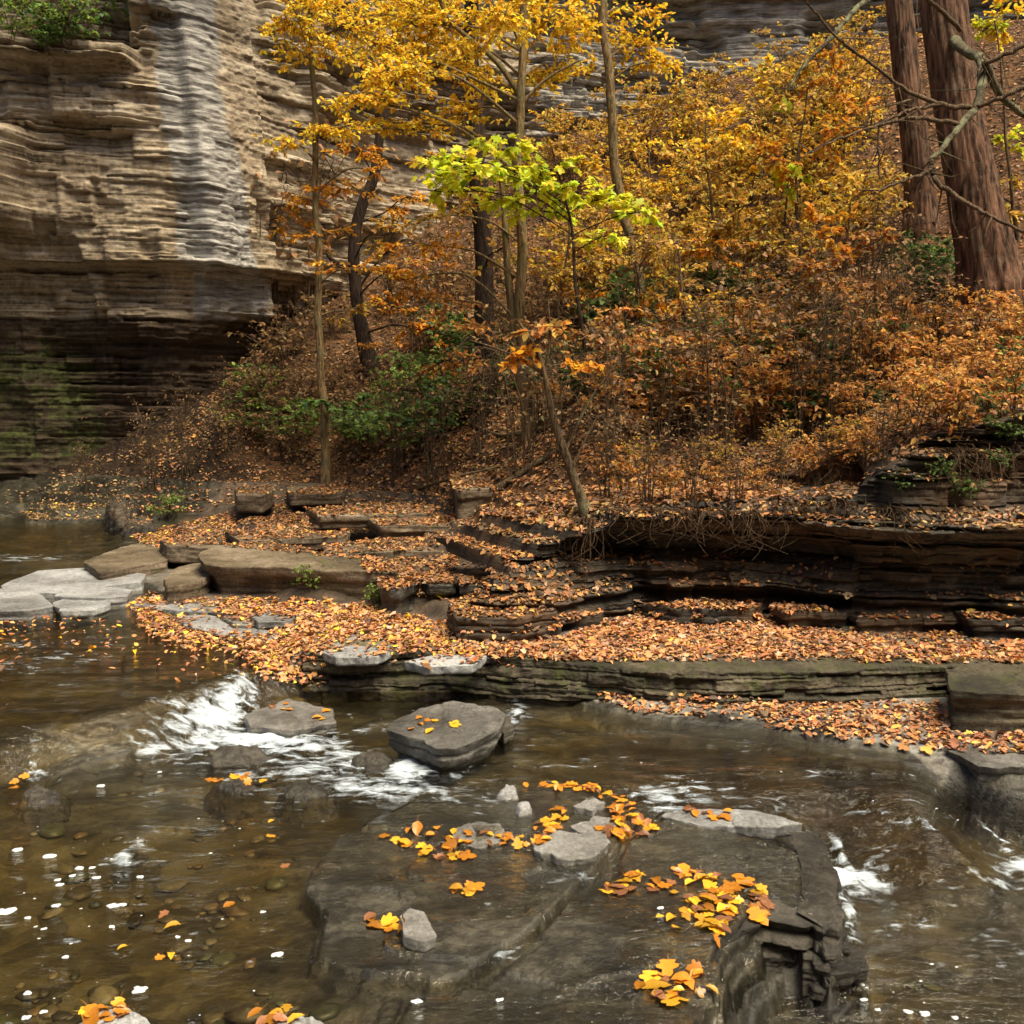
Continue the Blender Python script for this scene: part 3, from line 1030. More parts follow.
us = np.r_[np.linspace(0, .25, 120, endpoint=False), np.linspace(.25, .56, 560, endpoint=False), np.linspace(.56, 1, 260)]
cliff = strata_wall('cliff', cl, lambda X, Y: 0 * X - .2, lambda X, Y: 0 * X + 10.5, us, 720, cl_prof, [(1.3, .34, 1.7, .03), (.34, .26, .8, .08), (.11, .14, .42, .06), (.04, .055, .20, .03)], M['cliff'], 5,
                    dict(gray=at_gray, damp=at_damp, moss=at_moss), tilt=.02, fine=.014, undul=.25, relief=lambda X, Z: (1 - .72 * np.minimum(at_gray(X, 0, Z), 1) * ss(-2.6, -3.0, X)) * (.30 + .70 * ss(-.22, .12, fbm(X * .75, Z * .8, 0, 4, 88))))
tag(cliff, kind='structure')

# the layered bank above the leafy shelf
wl = [tuple(Pz(p[0], p[1], .24)[:2]) for p in WALLPX]


def bank_top(X, Y):
    return np.maximum(ground(X, Y + 1.15), ground(X, Y + 1.3)) + .03


def bank_prof(X, Z, v):
    w = (Z - .2) / .62
    r = ss(1.7, 2.2, X)
    o = .05 - .16 * ss(.30, .50, w) - .14 * ss(.0, 1.6, w) - .16 * np.exp(-((w - .72) / .13) ** 2) * (1 - .6 * r)
    o = o + .16 * ss(.84, .95, w) * lerp(ss(1.5, 1.1, w), 1, r)
    o = o - .10 * np.exp(-((w - .26) / .05) ** 2) - r * .12 * ss(1.15, 1.3, w)
    return o + .06 * fbm(X * 1.1, Z * 0, 0, 2, 3) - 1.0 * ss(.965, 1.0, v)


us = np.r_[np.linspace(0, .52, 900, endpoint=False), np.linspace(.52, 1, 200)]
bank = strata_wall('rock_bank', wl, lambda X, Y: 0 * X + .12, bank_top, us, 300, bank_prof, [(.17, .16, .8, .05), (.06, .09, .35, .04), (.022, .025, .14, .010)], M['ledge'], 9, fine=.012)
tag(bank, kind='structure')

# the low mossy ledge along the water
ml = [tuple(Pz(p[0], p[1], 0)[:2]) for p in [(302, 693), (345, 692), (400, 692), (470, 693), (540, 697), (600, 701), (700, 705), (800, 705), (900, 704), (1000, 704), (1200, 706), (1500, 708)]]
us = np.r_[np.linspace(0, .62, 900, endpoint=False), np.linspace(.62, 1, 150)]
ledge = strata_wall('rock_ledge', ml, lambda X, Y: 0 * X - .14, lambda X, Y: ground(X, Y + .42) + .006, us, 90,
                    lambda X, Z, v: .06 - .08 * v - .05 * ss(.35, .6, v) * ss(.2, -.4, X) - .22 * ss(.95, 1.0, v), [(.11, .09, .8, .04), (.04, .04, .25, .02)], M['mossy'], 13, fine=.012)
tag(ledge, kind='structure')


# the broken right end of the big wet slab
sp = [tuple(Pz(p[0], p[1], .0)[:2]) for p in [(560, 1180), (640, 1110), (690, 1040), (712, 990), (736, 954), (768, 934), (806, 936), (838, 940), (852, 918), (849, 890), (843, 862), (836, 842), (826, 832)]]
us = np.linspace(0, 1, 620)
slab_end = strata_wall('slab_edge', sp, lambda X, Y: 0 * X - .36, lambda X, Y: 0 * X + .020, us, 110,
                       lambda X, Z, v: .02 - .07 * v - .12 * ss(.94, 1.0, v), [(.12, .10, .26, .02), (.04, .04, .12, .015), (.015, .012, .05, .004)], M['wetrock'], 17, fine=.006, undul=.25, relief=lambda X, Z: lerp(.8, .22, ss(1.02, 1.16, X)) * ss(.03, -.03, Z))
tag(slab_end, kind='structure')


# ------------------------------------------------------------------ slabs and rocks
ROCKS = []


def slab(name, label, poly, zb, zt, mat, seed, layers=3, tilt=(0, 0), rough=.02, dome=0.0, cat='rock slab', n=150, group=None, under=.0, topn=.010):
    """a broken plate of rock: outline polygon (world xy), layered sides, slightly uneven top"""
    P = np.array([p[:2] for p in poly], float)
    c = P.mean(0)
    a = np.linspace(0, 2 * np.pi, n, endpoint=False)
    dx, dy = np.cos(a), np.sin(a)
    R = np.full(n, 1e9)
    for i in range(len(P)):
        A, B = P[i] - c, P[(i + 1) % len(P)] - c
        e = B - A
        det = dx * (-e[1]) + dy * e[0]
        with np.errstate(divide='ignore', invalid='ignore'):
            t = (A[0] * (-e[1]) + A[1] * e[0]) / det
            s = (dx * A[1] - dy * A[0]) / det
        ok = (t > 0) & (s >= -1e-6) & (s <= 1 + 1e-6)
        R = np.where(ok & (t < R), t, R)
    R = np.where(R > 1e8, np.median(R[R < 1e8]), R)
    size = np.median(R)
    R = R + rough * fbm(dx * R * 2.2 / max(size, .12), dy * R * 2.2 / max(size, .12), seed * 3.1, 2, seed)
    r = np.random.default_rng(seed)
    rows = []
    nv = 6 * layers + 2
    H = zt - zb
    loff = r.uniform(-1, .3, layers) * rough * 1.6
    loff[-1] = 0
    for k in range(nv):
        f = k / (nv - 1)
        L = min(int(f * layers), layers - 1)
        tl = f * layers - L
        o = loff[L] - rough * .8 * abs(2 * tl - 1) ** 10 * (0 if (L == layers - 1 and tl > .5) else 1) - under * (1 - f)
        o = o + rough * .8 * fbm(dx * R * 2.5 / max(size, .12) + 5, dy * R * 2.5 / max(size, .12), f * H * 18 + L * 7.3, 3, seed + 3)
        rr = R + o
        if dome:
            rr = rr * (1 - dome * .35 * f ** 3)
        z = zb + H * f * (1 - .12 * dome)
        rows.append((rr, np.full(n, z), f))
    for s in (.985, .95, .88, .76, .64, .5, .36, .22, .1, .015):
        rr = rows[nv - 1][0] * s
        z = zt - H * .12 * dome * s ** 2 + 0 * rr
        rows.append((rr, z, 1.0))
    if dome:
        rows = []
        n3 = lambda rr, z, k, o: fbm(c[0] * 7 + dx * rr * k, c[1] * 7 + dy * rr * k, z * k * 1.4, o, seed + 9)
        for ph in np.linspace(0, 1, 26):
            p = ph * math.pi / 2
            q = max(1 - ph, .004)
            rr = R * q ** .8 * (1.15 - .15 * q)
            z = zb + H * (1 - q ** 2.4) + 0 * rr
            d = n3(rr, z, 2.4 / max(size, .1), 4) + .5 * np.round(2 * n3(rr, z, 1.6 / max(size, .1), 2)) / 2
            rows.append((rr * (1 + .16 * d), z + H * .22 * d * math.sin(p), 1.0))
    V = []
    for rr, z, f in rows:
        x, y = c[0] + dx * rr, c[1] + dy * rr
        lift = (tilt[0] * (x - c[0]) + tilt[1] * (y - c[1])) + topn * fbm(x * 6, y * 6, 0, 4, seed + 6) + topn * .6 * np.floor(2 * fbm(x * 2.5, y * 2.5, 0, 2, seed + 7) + .5)
        V.append(np.stack([x, y, z + lift * f], -1))
    V = np.concatenate(V)
    o = mesh_np(name, np.zeros((0, 3)) if False else V - np.array([c[0], c[1], zb]), grid_quads(len(rows), n, True), mat, smooth=False, fattr={'lay': np.repeat(np.interp(np.array([q[2] for q in rows]) * layers, np.arange(layers + 1), np.r_[r.uniform(.25, .6, layers), .45]), n)})
    o.location = (float(c[0]), float(c[1]), float(zb))
    tag(o, label, cat, group, 'thing')
    ROCKS.append(o)
    return o


def pxpoly(pts, z):
    return [tuple(Pz(x, y, z)[:2]) for x, y in pts]


def S(name, label, pts, zt, h, mat, seed, **kw):
    return slab(name, label, pxpoly(pts, zt), zt - h, zt, M[mat], seed, **kw)


# pale plates at the left edge
S('rock_slab', 'pale grey slab at the left edge, front one touching the frame', [(-60, 592), (10, 588), (40, 594), (54, 606), (30, 611), (-60, 612)], 0.235, 0.1, 'pale', 101, layers=2, rough=.012, topn=.004, under=.02)
S('rock_slab', 'small pale slab with a thick broken front edge, front right of the pale slabs', [(52, 602), (70, 596), (104, 598), (110, 604), (92, 610), (60, 611)], 0.225, 0.09, 'pale', 102, layers=2, rough=.012, topn=.004)
S('rock_slab', 'pale slab with a pointed right end, behind the small broken pale slab', [(54, 596), (66, 588), (100, 585), (132, 590), (128, 596), (108, 598), (72, 597)], 0.24, 0.1, 'pale', 103, layers=2, rough=.012, topn=.004)
S('rock_slab', 'widest pale grey slab, at the back of the pale slabs by the pool', [(0, 586), (38, 570), (84, 568), (146, 574), (142, 582), (100, 586), (60, 592), (8, 594)], 0.235, 0.1, 'pale', 104, layers=2, rough=.012, topn=.004)
# terraces on the left bank
S('rock_slab', 'dark wedge-shaped slab sloping into the far left pool', [(84, 562), (120, 546), (166, 540), (172, 548), (166, 560), (100, 572)], .30, .2, 'brown', 105, layers=3)
S('rock_slab', 'small flat slab resting on top of the wedge-shaped slab', [(160, 540), (196, 534), (222, 538), (218, 548), (166, 546)], .40, .14, 'brown', 106, layers=2)
S('rock_slab', 'long thick brown block with overhanging top in the middle of the left terraces', [(198, 556), (214, 545), (270, 542), (330, 553), (398, 560), (396, 573), (300, 569), (240, 566), (204, 564)], .44, .26, 'brown', 107, layers=3, under=.10, rough=.03)
S('rock_slab', 'small grey slab leaning at the left foot of the long brown block', [(163, 578), (178, 566), (206, 562), (216, 572), (200, 582), (166, 586)], .33, .18, 'brown', 108, layers=3)
S('rock_slab', 'low brown step stone above the long brown block, left of the terraces', [(224, 531), (290, 526), (352, 529), (346, 538), (240, 541)], 0.46, 0.1, 'brown', 109, layers=2)
S('rock_slab', 'long flat brown step on the leafy terrace behind the long brown block', [(322, 545), (380, 538), (474, 540), (478, 549), (380, 553), (326, 552)], 0.46, 0.1, 'brown', 110, layers=2)
S('rock_slab', 'flat brown plate in leaves, upper step of the terrace left of the tree roots', [(306, 509), (372, 504), (436, 506), (432, 514), (320, 516)], .60, .12, 'brown', 111, layers=2)
S('rock_slab', 'narrow brown plate in leaves beside the cut block of the terrace', [(366, 519), (430, 515), (484, 518), (478, 526), (380, 527)], .56, .11, 'brown', 112, layers=2)
S('rock_slab', 'square cut brown block at the top of the terrace below the trunks', [(450, 476), (474, 472), (494, 476), (492, 488), (456, 490)], .86, .34, 'brown', 113, layers=4, under=.02)
S('rock_slab', 'dark squared block under the slope left of the slender tree', [(234, 487), (268, 485), (274, 490), (262, 496), (236, 495)], .62, .18, 'brown', 114, layers=2)
S('rock_slab', 'grey brown plate at the foot of the slender tree', [(286, 486), (330, 482), (352, 486), (340, 494), (290, 495)], .60, .12, 'brown', 115, layers=2)
# dark blocks at the left end of the bank
S('rock_block', 'dark block with a fern at its foot, left end of the rock bank', [(378, 578), (400, 568), (420, 568), (418, 582), (398, 590), (380, 588)], .40, .24, 'wetrock', 121, layers=3, cat='rock', rough=.025)
S('rock_block', 'dark squared block between the fern block and the stacked block', [(420, 576), (440, 568), (460, 572), (456, 584), (428, 586)], .40, .22, 'wetrock', 122, layers=3, cat='rock', rough=.025)
S('rock_block', 'brown topped block lying behind the stacked dark block', [(456, 576), (476, 570), (502, 574), (500, 584), (460, 586)], .42, .2, 'wetrock', 123, layers=3, cat='rock', rough=.02)
S('rock_block', 'widest dark block of stacked layers in front of the rock bank', [(450, 604), (470, 594), (520, 592), (556, 598), (556, 612), (520, 618), (456, 618)], .37, .22, 'ledge', 124, layers=5, cat='rock', rough=.035)
S('rock_slab', 'leaf covered low plate right of the stacked dark block', [(556, 606), (580, 602), (606, 606), (600, 616), (562, 618)], .30, .12, 'ledge', 125, layers=2)
S('rock_slab', 'long low plate at the foot of the bank, middle of the leafy shelf', [(640, 604), (700, 599), (762, 602), (752, 609), (680, 610)], 0.33, 0.14, 'ledge', 126, layers=3, rough=.03)
S('rock_slab', 'plate with a leafy top jutting from the bank, left of the stepped plates', [(766, 604), (830, 600), (862, 605), (846, 612), (786, 612)], 0.34, 0.15, 'ledge', 127, layers=3, rough=.03)
S('rock_slab', 'stepped dark plate carrying leaves below the grassy overhang', [(850, 614), (884, 609), (934, 611), (928, 619), (858, 620)], 0.31, 0.12, 'ledge', 128, layers=3, rough=.03)
S('rock_slab', 'upper stepped plate with a leaf pile under the grassy overhang', [(872, 602), (910, 597), (944, 600), (934, 609), (882, 610)], 0.345, 0.14, 'ledge', 129, layers=3, rough=.03)
S('rock_slab', 'dark plate jutting from the bank at the right edge', [(955, 612), (1000, 605), (1085, 607), (1085, 620), (972, 620)], 0.34, 0.15, 'ledge', 130, layers=4, rough=.03)
# by the water on the right
S('rock_block', 'big mossy block at the right end of the low ledge', [(944, 668), (980, 658), (1100, 656), (1110, 690), (1010, 694), (950, 690)], 0.245, 0.28, 'mossy', 131, layers=6, cat='rock', rough=.022, under=.02)
S('rock_slab', 'grey slab with a dark undercut edge beside the small right waterfall', [(948, 748), (985, 735), (1100, 730), (1100, 762), (1020, 768), (975, 764)], 0.055, 0.14, 'wetgrey', 132, layers=3, rough=.02, under=.05)
# rocks in the stream
S('boulder', 'flat topped grey boulder standing in the stream below the ledge', [(386, 728), (394, 720), (420, 710), (452, 706), (500, 710), (506, 716), (500, 728), (470, 742), (440, 745), (412, 738)], .14, .17, 'wetgrey', 141, layers=3, cat='boulder', rough=.022, under=.07, tilt=(.02, .06), topn=.015)
S('rock', 'small dark rock behind the right corner of the flat topped boulder', [(494, 724), (510, 716), (514, 728), (504, 734)], 0.06, 0.12, 'wetrock', 142, layers=2, cat='rock')
S('rock', 'flat grey rock beside the head of the white rapids', [(246, 712), (290, 700), (332, 708), (336, 722), (292, 730), (252, 726)], 0.05, 0.1, 'wetgrey', 143, layers=3, cat='rock', rough=.02)
S('rock', 'long dark wet rock in the middle of the white rapids', [(188, 750), (215, 742), (262, 742), (288, 752), (260, 760), (206, 762)], 0.035, 0.12, 'wetrock', 144, layers=2, cat='rock', dome=.8)
S('rock', 'dark wet rock with leaves on top, below the white rapids', [(200, 780), (232, 772), (262, 774), (272, 786), (236, 796), (206, 792)], 0.02, 0.12, 'wetrock', 145, layers=2, cat='rock', dome=.8)
S('rock', 'rounded dark wet rock right of the leafy rock below the rapids', [(272, 784), (296, 774), (336, 780), (340, 794), (306, 800), (278, 797)], 0.02, 0.12, 'wetrock', 146, layers=2, cat='rock', dome=1.0)
S('rock', 'dark wet rock between the rapids and the flat topped boulder', [(340, 752), (366, 740), (398, 748), (404, 764), (370, 774), (346, 768)], 0.03, 0.12, 'wetrock', 149, layers=2, cat='rock', dome=.8)
S('rock', 'low wet rock in the left pool with an orange leaf on it', [(8, 786), (40, 772), (74, 786), (72, 806), (40, 814), (14, 804)], 0.012, 0.12, 'wetrock', 150, layers=2, cat='rock', dome=1.0)
S('rock', 'leaf covered pale rock rising from the water at the bottom edge, left one', [(66, 1020), (90, 1004), (130, 1000), (158, 1008), (150, 1030), (90, 1040)], 0.05, 0.1, 'pale', 151, layers=2, cat='rock', dome=.9)
S('rock', 'pale rock with leaves at the bottom edge, right one of the pair', [(248, 1012), (280, 1002), (320, 1003), (338, 1014), (330, 1034), (260, 1036)], 0.05, 0.1, 'pale', 152, layers=2, cat='rock', dome=.8)
S('stone', 'small pale grey stone on the wet slab beside orange leaves', [(400, 918), (410, 911), (424, 913), (437, 934), (424, 939), (402, 934)], 0.06, 0.05, 'grey', 153, layers=1, cat='stone', n=70, tilt=(-.1, .1), rough=.008)
S('stone', 'small white stone at the back left rim of the wet slab', [(494, 788), (504, 780), (516, 781), (520, 790), (506, 793)], 0.05, 0.05, 'pale', 154, layers=2, cat='stone', n=60, dome=.8)
S('stone', 'tiny white stone just below the white stone on the slab rim', [(514, 802), (522, 798), (532, 800), (532, 806), (520, 808)], 0.04, 0.04, 'pale', 155, layers=1, cat='stone', n=50, dome=.8)
S('rock_slab', 'largest dry grey plate in the leaves on top of the wet slab', [(530, 846), (560, 832), (604, 832), (612, 840), (602, 854), (572, 859), (540, 856)], 0.034, 0.05, 'grey', 156, layers=1, rough=.02)
S('rock_slab', 'dry grey plate behind the largest plate on the wet slab', [(572, 826), (596, 816), (618, 820), (614, 830), (582, 834)], 0.036, 0.05, 'grey', 157, layers=1, rough=.02)
S('rock_slab', 'thin grey sliver among leaves at the back of the wet slab', [(572, 808), (594, 798), (606, 802), (592, 810)], 0.034, 0.04, 'grey', 158, layers=1, rough=.012)
S('rock_slab', 'low grey plate under the leaves on the left half of the wet slab', [(450, 832), (476, 820), (500, 822), (510, 836), (480, 846), (456, 842)], 0.028, 0.05, 'wetgrey', 159, layers=1, rough=.02)
S('rock_slab', 'long pale strip of dry rock along the back rim of the wet slab', [(660, 814), (690, 806), (742, 810), (802, 824), (770, 828), (700, 824)], 0.03, 0.05, 'pale', 160, layers=1, rough=.02)
# broken corner of the big wet slab
S('rock', 'low shiny wet rock shelf at the foot of the small side fall', [(812, 948), (838, 936), (866, 950), (869, 968), (832, 975), (812, 970)], -.13, .16, 'wetrock', 163, layers=3, cat='rock', rough=.02)
# stones along the far left shore
for k_, (cx_, cy_, w_, lab_) in enumerate([(140, 520, 24, 'dark stone on the far shore where the pool ends'), (186, 508, 20, 'squat dark stone in leaves between the far shore and the squared block'), (118, 498, 16, 'dark stone at the bottom of the dirt slope below the mossy cliff'), (214, 490, 18, 'dark stone at the bottom right of the dirt slope')]):
    S('stone', lab_, [(cx_ - w_, cy_), (cx_ - w_ * .4, cy_ - 6), (cx_ + w_ * .5, cy_ - 5), (cx_ + w_, cy_ + 1), (cx_ + w_ * .4, cy_ + 6), (cx_ - w_ * .6, cy_ + 5)], .31 + .05 * (cy_ < 500) * 3, .30, 'ledge', 170 + k_, layers=3, cat='stone', rough=.04, dome=.7)
# pale flush stones showing through the leaves
S('rock_slab', 'pale flat stone showing through leaves right of the pale slabs, back one', [(132, 604), (170, 598), (204, 599), (236, 606), (222, 613), (176, 611)], .195, .05, 'pale', 181, layers=1, rough=.02, topn=.004)
S('rock_slab', 'pale flat stone in wet leaves nearest the water, left of the shelf', [(172, 617), (206, 615), (240, 622), (278, 634), (266, 642), (222, 634), (186, 626)], .185, .05, 'pale', 182, layers=1, rough=.02, topn=.004)
S('rock_slab', 'small oval pale stone lying in the leaves below the long brown block', [(250, 615), (270, 611), (298, 614), (290, 621), (258, 622)], .235, .05, 'pale', 183, layers=1, rough=.015, topn=.004)
S('rock_slab', 'low pale stone in leaves near the left end of the mossy ledge', [(322, 652), (350, 645), (392, 650), (378, 657), (336, 658)], .232, .05, 'pale', 184, layers=1, rough=.015, topn=.004)
S('rock_slab', 'pale stone in leaves right at the edge of the mossy ledge', [(404, 662), (440, 654), (486, 656), (472, 665), (424, 667)], .23, .05, 'pale', 185, layers=1, rough=.015, topn=.004)

# ------------------------------------------------------------------ ray helpers
bpy.context.view_layer.update()
DG = bpy.context.evaluated_depsgraph_get()


def hit_pixel(px, py):
    """where the view ray through this picture point meets what is built so far"""
    x, y, z = ray(px, py)
    ok, loc, nrm, i, ob, mt = scene.ray_cast(DG, Vector((0, 0, CAMH)), Vector((float(x), float(y), float(z))).normalized())
    return (np.array(loc), np.array(nrm), ob) if ok else (None, None, None)


def drop(x, y, z=12.0):
    ok, loc, nrm, i, ob, mt = scene.ray_cast(DG, Vector((float(x), float(y), float(z))), Vector((0, 0, -1)))
    return (np.array(loc), np.array(nrm), ob) if ok else (None, None, None)


def inpoly(px, py, poly):
    return sdf(px, py, poly) > 0


# ------------------------------------------------------------------ leaf litter
L_SHELF = [(150, 640), (128, 606), (150, 590), (168, 596), (300, 598), (372, 604), (440, 622), (560, 612), (640, 600), (850, 600), (1180, 606), (1180, 664), (940, 664), (700, 661), (560, 664), (480, 672), (400, 676), (300, 690), (262, 678), (232, 652), (176, 650)]
L_BARE = [[(140, 604), (200, 600), (225, 606), (232, 618), (270, 628), (268, 640), (215, 636), (180, 620)], [(250, 612), (292, 612), (294, 622), (256, 624)], [(322, 650), (350, 642), (392, 650), (380, 658), (330, 658)], [(402, 660), (440, 652), (482, 656), (470, 666), (410, 668)]]
L_TERR = [(150, 548), (130, 536), (220, 515), (300, 490), (360, 478), (500, 470), (700, 515), (640, 560), (560, 560), (520, 600), (440, 600), (380, 590), (360, 560), (210, 545)]
L_GREY = [(590, 692), (940, 704), (1180, 716), (1180, 760), (1010, 756), (960, 752), (880, 746), (800, 734), (740, 720), (640, 714)]
L_WATER = [(-100, 625), (60, 612), (150, 625), (250, 655), (280, 680), (200, 684), (90, 668), (-100, 690)]
L_SHORE = [(-150, 470), (120, 470), (160, 500), (150, 528), (-150, 524)]
L_DARK = [(60, 515), (110, 490), (200, 440), (250, 360), (310, 320), (350, 400), (360, 470), (300, 486), (200, 512)]
L_BANK = [(440, 600), (490, 505), (780, 500), (880, 440), (1180, 440), (1180, 632), (850, 628), (620, 612), (440, 628)]


def litter_density(px, py, x, y, z, nz):
    n = fbm(x * 2.1, y * 2.1, 0, 3, 91)
    n2 = fbm(x * 6, y * 6, 0, 2, 92)
    d = np.zeros_like(px)
    hill = z > .75
    d = np.where(hill, np.clip(.62 + .5 * n, .1, 1) * lerp(1, .55, ss(1.5, 3.5, z)), d)
    d = np.where(inpoly(px, py, L_TERR), np.maximum(d, .75 + .3 * n), d)
    sh = inpoly(px, py, L_SHELF)
    dsh = ss(-3, 9, sdf(px, py, L_SHELF) + 5 * n2) * np.clip(1.0 + .55 * n + .3 * n2, 0.15, 1.3) * (1 - .35 * ss(420, 200, px))
    for b in L_BARE:
        s = sdf(px, py, b) + 9 * n2
        dsh = dsh * (1 - .93 * ss(-5, 4, s))
    d = np.where(sh, dsh, d)
    g = inpoly(px, py, L_GREY)
    d = np.where(g, .75 * ss(66, 2, py - np.interp(px, [590, 760, 1024], [694, 700, 718])) * (.8 + .9 * n), d)
    wt = inpoly(px, py, L_WATER) & ~sh
    d = np.where(wt, .035 * (1 + 1.5 * n) * ss(690, 640, py), d)
    d = np.where(inpoly(px, py, L_DARK), .30 + .2 * n, d)
    d = np.where(inpoly(px, py, L_SHORE) & (z > .2), .30 + .4 * n, d)
    bk = inpoly(px, py, L_BANK) & ~sh & (z < 1.25) & (z > .3)
    d = np.where(bk, np.where(z > .72, .7, .42) * (.6 + 1.4 * n), d)
    return np.clip(d, 0, 1.2) * ss(.35, .75, nz)


def scatter(n, xr, yr, fscale):
    xs = rng.uniform(*xr, n)
    ys = rng.uniform(*yr, n)
    g = ground(xs, ys)
    px, py = proj(np.stack([xs, ys, g], -1))
    k = (px > -130) & (px < 1154) & (py > -60) & (py < 1000)
    return xs[k], ys[k]


P, N, C, Z = [], [], [], []
for (n, xr, yr) in ((175000, (-5.5, 5.5), (4.35, 7.2)), (55000, (-6.5, 3.5), (7.0, 12.8)), (170000, (-6, 9), (6.4, 18))):
    xs, ys = scatter(n, xr, yr, 1)
    keep_p, keep_n = [], []
    for x, y in zip(xs, ys):
        loc, nr_, ob = drop(x, y, 2.4 if (x < -3.2 and y > 9.5) else .62 if (y < 6.7 and xr[1] == 5.5 and x > -.3 and rng.random() < .45) else 12.0)
        if loc is None or ob.name.startswith('cliff'):
            continue
        keep_p.append(loc)
        keep_n.append(nr_)
    kp, kn = np.array(keep_p), np.array(keep_n)
    px, py = proj(kp)
    d = litter_density(px, py, kp[:, 0], kp[:, 1], kp[:, 2], kn[:, 2])
    k = rng.random(len(kp)) < d
    P.append(kp[k])
    N.append(kn[k])
P, N = np.concatenate(P), np.concatenate(N)
n = len(P)
a = rng.uniform(0, 2 * np.pi, n)
D = np.stack([np.cos(a), np.sin(a), rng.normal(0, .22, n)], -1)
N = N + rng.normal(0, .26, (n, 3))
N[:, 2] = np.abs(N[:, 2]) + .15
D = D - N * ((D * N).sum(1) / (N * N).sum(1))[:, None] + np.stack([0 * a, 0 * a, rng.normal(.05, .16, n)], -1)
px, py = proj(P)
size = np.clip(.027 * np.exp(rng.normal(0, .32, n)), .013, .06) * np.where(P[:, 2] > .7, 1.15, 1.0)
col = pal('litter', n)
onsh = P[:, 2] < .35
col[onsh] = pal('litterdry', int(onsh.sum()))
dk = ((px < 140) & (py < 530)) | (rng.random(n) < .5) & (P[:, 2] > .7) & (fbm(P[:, 0] * .8, P[:, 1] * .8, 0, 3, 95) > .0)
col[dk] = pal('brown', int(dk.sum()))
yl = (rng.random(n) < .06) & (px < 480) & onsh
col[yl] = pal('gold', int(yl.sum()))
g = Geo()
hid = rng.random(n) < .28
P = P + np.array([0, 0, .006]) + N / np.linalg.norm(N, axis=1, keepdims=True) * .004
leaves(g, P[~hid], D[~hid], N[~hid], size[~hid], col[~hid], rng.uniform(.02, .30, (~hid).sum()), .95)
lobed(g, P[hid], D[hid], N[hid], size[hid] * 1.12, col[hid], rng.uniform(.2, 1.5, hid.sum()))
lit = g.build('fallen_leaves', M['litter'])
tag(lit, kind='stuff')

# stones on the bed of the pools
g = Geo()
lat, lon = np.meshgrid(np.linspace(-.5, .5, 6) * np.pi, np.linspace(0, 2 * np.pi, 10, endpoint=False), indexing='ij')
SX, SY, SZ = np.cos(lat) * np.cos(lon), np.cos(lat) * np.sin(lon), np.sin(lat)
k_ = 0
while k_ < 700:
    if rng.random() < .68:
        fx, fy = rng.uniform(-60, 330), rng.uniform(770, 1060)
    else:
        fx, fy = rng.uniform(905, 1080), rng.uniform(890, 1060)
    p = Pz(fx, fy, -.08 if fx < 400 else -.3)
    zz = float(ground(np.array(p[0]), np.array(p[1])))
    k_ += 1
    if zz > -.035 or max(sdf(np.array([p[0]]), np.array([p[1]]), SLAB_L)[0], sdf(np.array([p[0]]), np.array([p[1]]), SLAB_R)[0]) > -.12 or fbm(p[0] * 2.0, p[1] * 2.0, 0, 3, 111) < -.08:
        continue
    r = .010 * np.exp(rng.normal(.45, .6))
    r = min(r, .05)
    d = 1 + .5 * fbm(SX * 1.9 + k_, SY * 1.9, SZ * 1.9, 2, 9)
    th = rng.uniform(0, 6.28)
    ex = rng.uniform(.9, 1.7)
    X_, Y_, Z_ = SX * d * r * ex, SY * d * r, SZ * d * r * .38
    V_ = np.stack([p[0] + X_ * math.cos(th) - Y_ * math.sin(th), p[1] + X_ * math.sin(th) + Y_ * math.cos(th), zz + Z_ + r * .12], -1)
    c_ = np.array([[.10, .08, .045], [.055, .045, .028], [.17, .145, .095], [.13, .085, .04], [.07, .075, .04]][int(rng.integers(0, 5))]) * rng.uniform(.4, .9)
    g.add(V_.reshape(-1, 3), grid_quads(6, 10, True), c_)
tag(g.build('gravel', M['pebble'], smooth=True), kind='stuff')

# foam flecks drifting on the pools
g = Geo()
FLK = [(4, 912, 14), (50, 856, 9), (60, 885, 6), (18, 850, 7), (58, 880, 5), (80, 868, 6), (72, 876, 5), (96, 878, 5), (112, 906, 9), (122, 905, 5), (56, 906, 6), (28, 918, 5), (140, 990, 11), (66, 957, 5), (28, 993, 7), (276, 955, 8), (263, 912, 4), (178, 937, 4), (188, 941, 4), (112, 927, 5), (44, 929, 4), (140, 877, 5), (92, 868, 4), (416, 1002, 7), (500, 1000, 5), (660, 908, 5), (864, 1000, 5), (878, 1010, 4), (908, 1012, 6), (925, 1014, 7), (955, 1018, 5), (862, 985, 4), (100, 786, 5), (160, 772, 3), (44, 1012, 5), (26, 1018, 6)]
for _ in range(60):
    q = rng.random()
    if q < .6:
        FLK.append((rng.uniform(0, 260), rng.uniform(800, 1020), rng.uniform(.7, 2.2)))
    elif q < .8:
        FLK.append((rng.uniform(800, 1020), rng.uniform(960, 1020), rng.uniform(1.2, 3)))
    else:
        FLK.append((rng.uniform(560, 960), rng.uniform(745, 850), rng.uniform(.8, 1.8)))
for i, (fx, fy, s) in enumerate(FLK):
    loc, nr_, ob = hit_pixel(fx, fy)
    if loc is None or not ob.name.startswith('stream_water'):
        continue
    r = s / F * loc[1] * .48
    a = np.linspace(0, 2 * np.pi, 14, endpoint=False)
    R = r * (1 + .55 * fbm(np.cos(a) * 1.3 + i * 3, np.sin(a) * 1.3, 0, 2, 7)) * (1 + .6 * np.abs(np.cos(a - .2)))
    rows = []
    for sc, h in ((1.0, -.004), (1.0, .003), (.75, .007), (.35, .009), (.02, .009)):
        rows.append(np.stack([loc[0] + np.cos(a) * R * sc, loc[1] + np.sin(a) * R * sc, loc[2] + .001 + h * .35 * min(1, r / .012) + 0 * a], -1))
    g.add(np.concatenate(rows), grid_quads(5, 14, True))
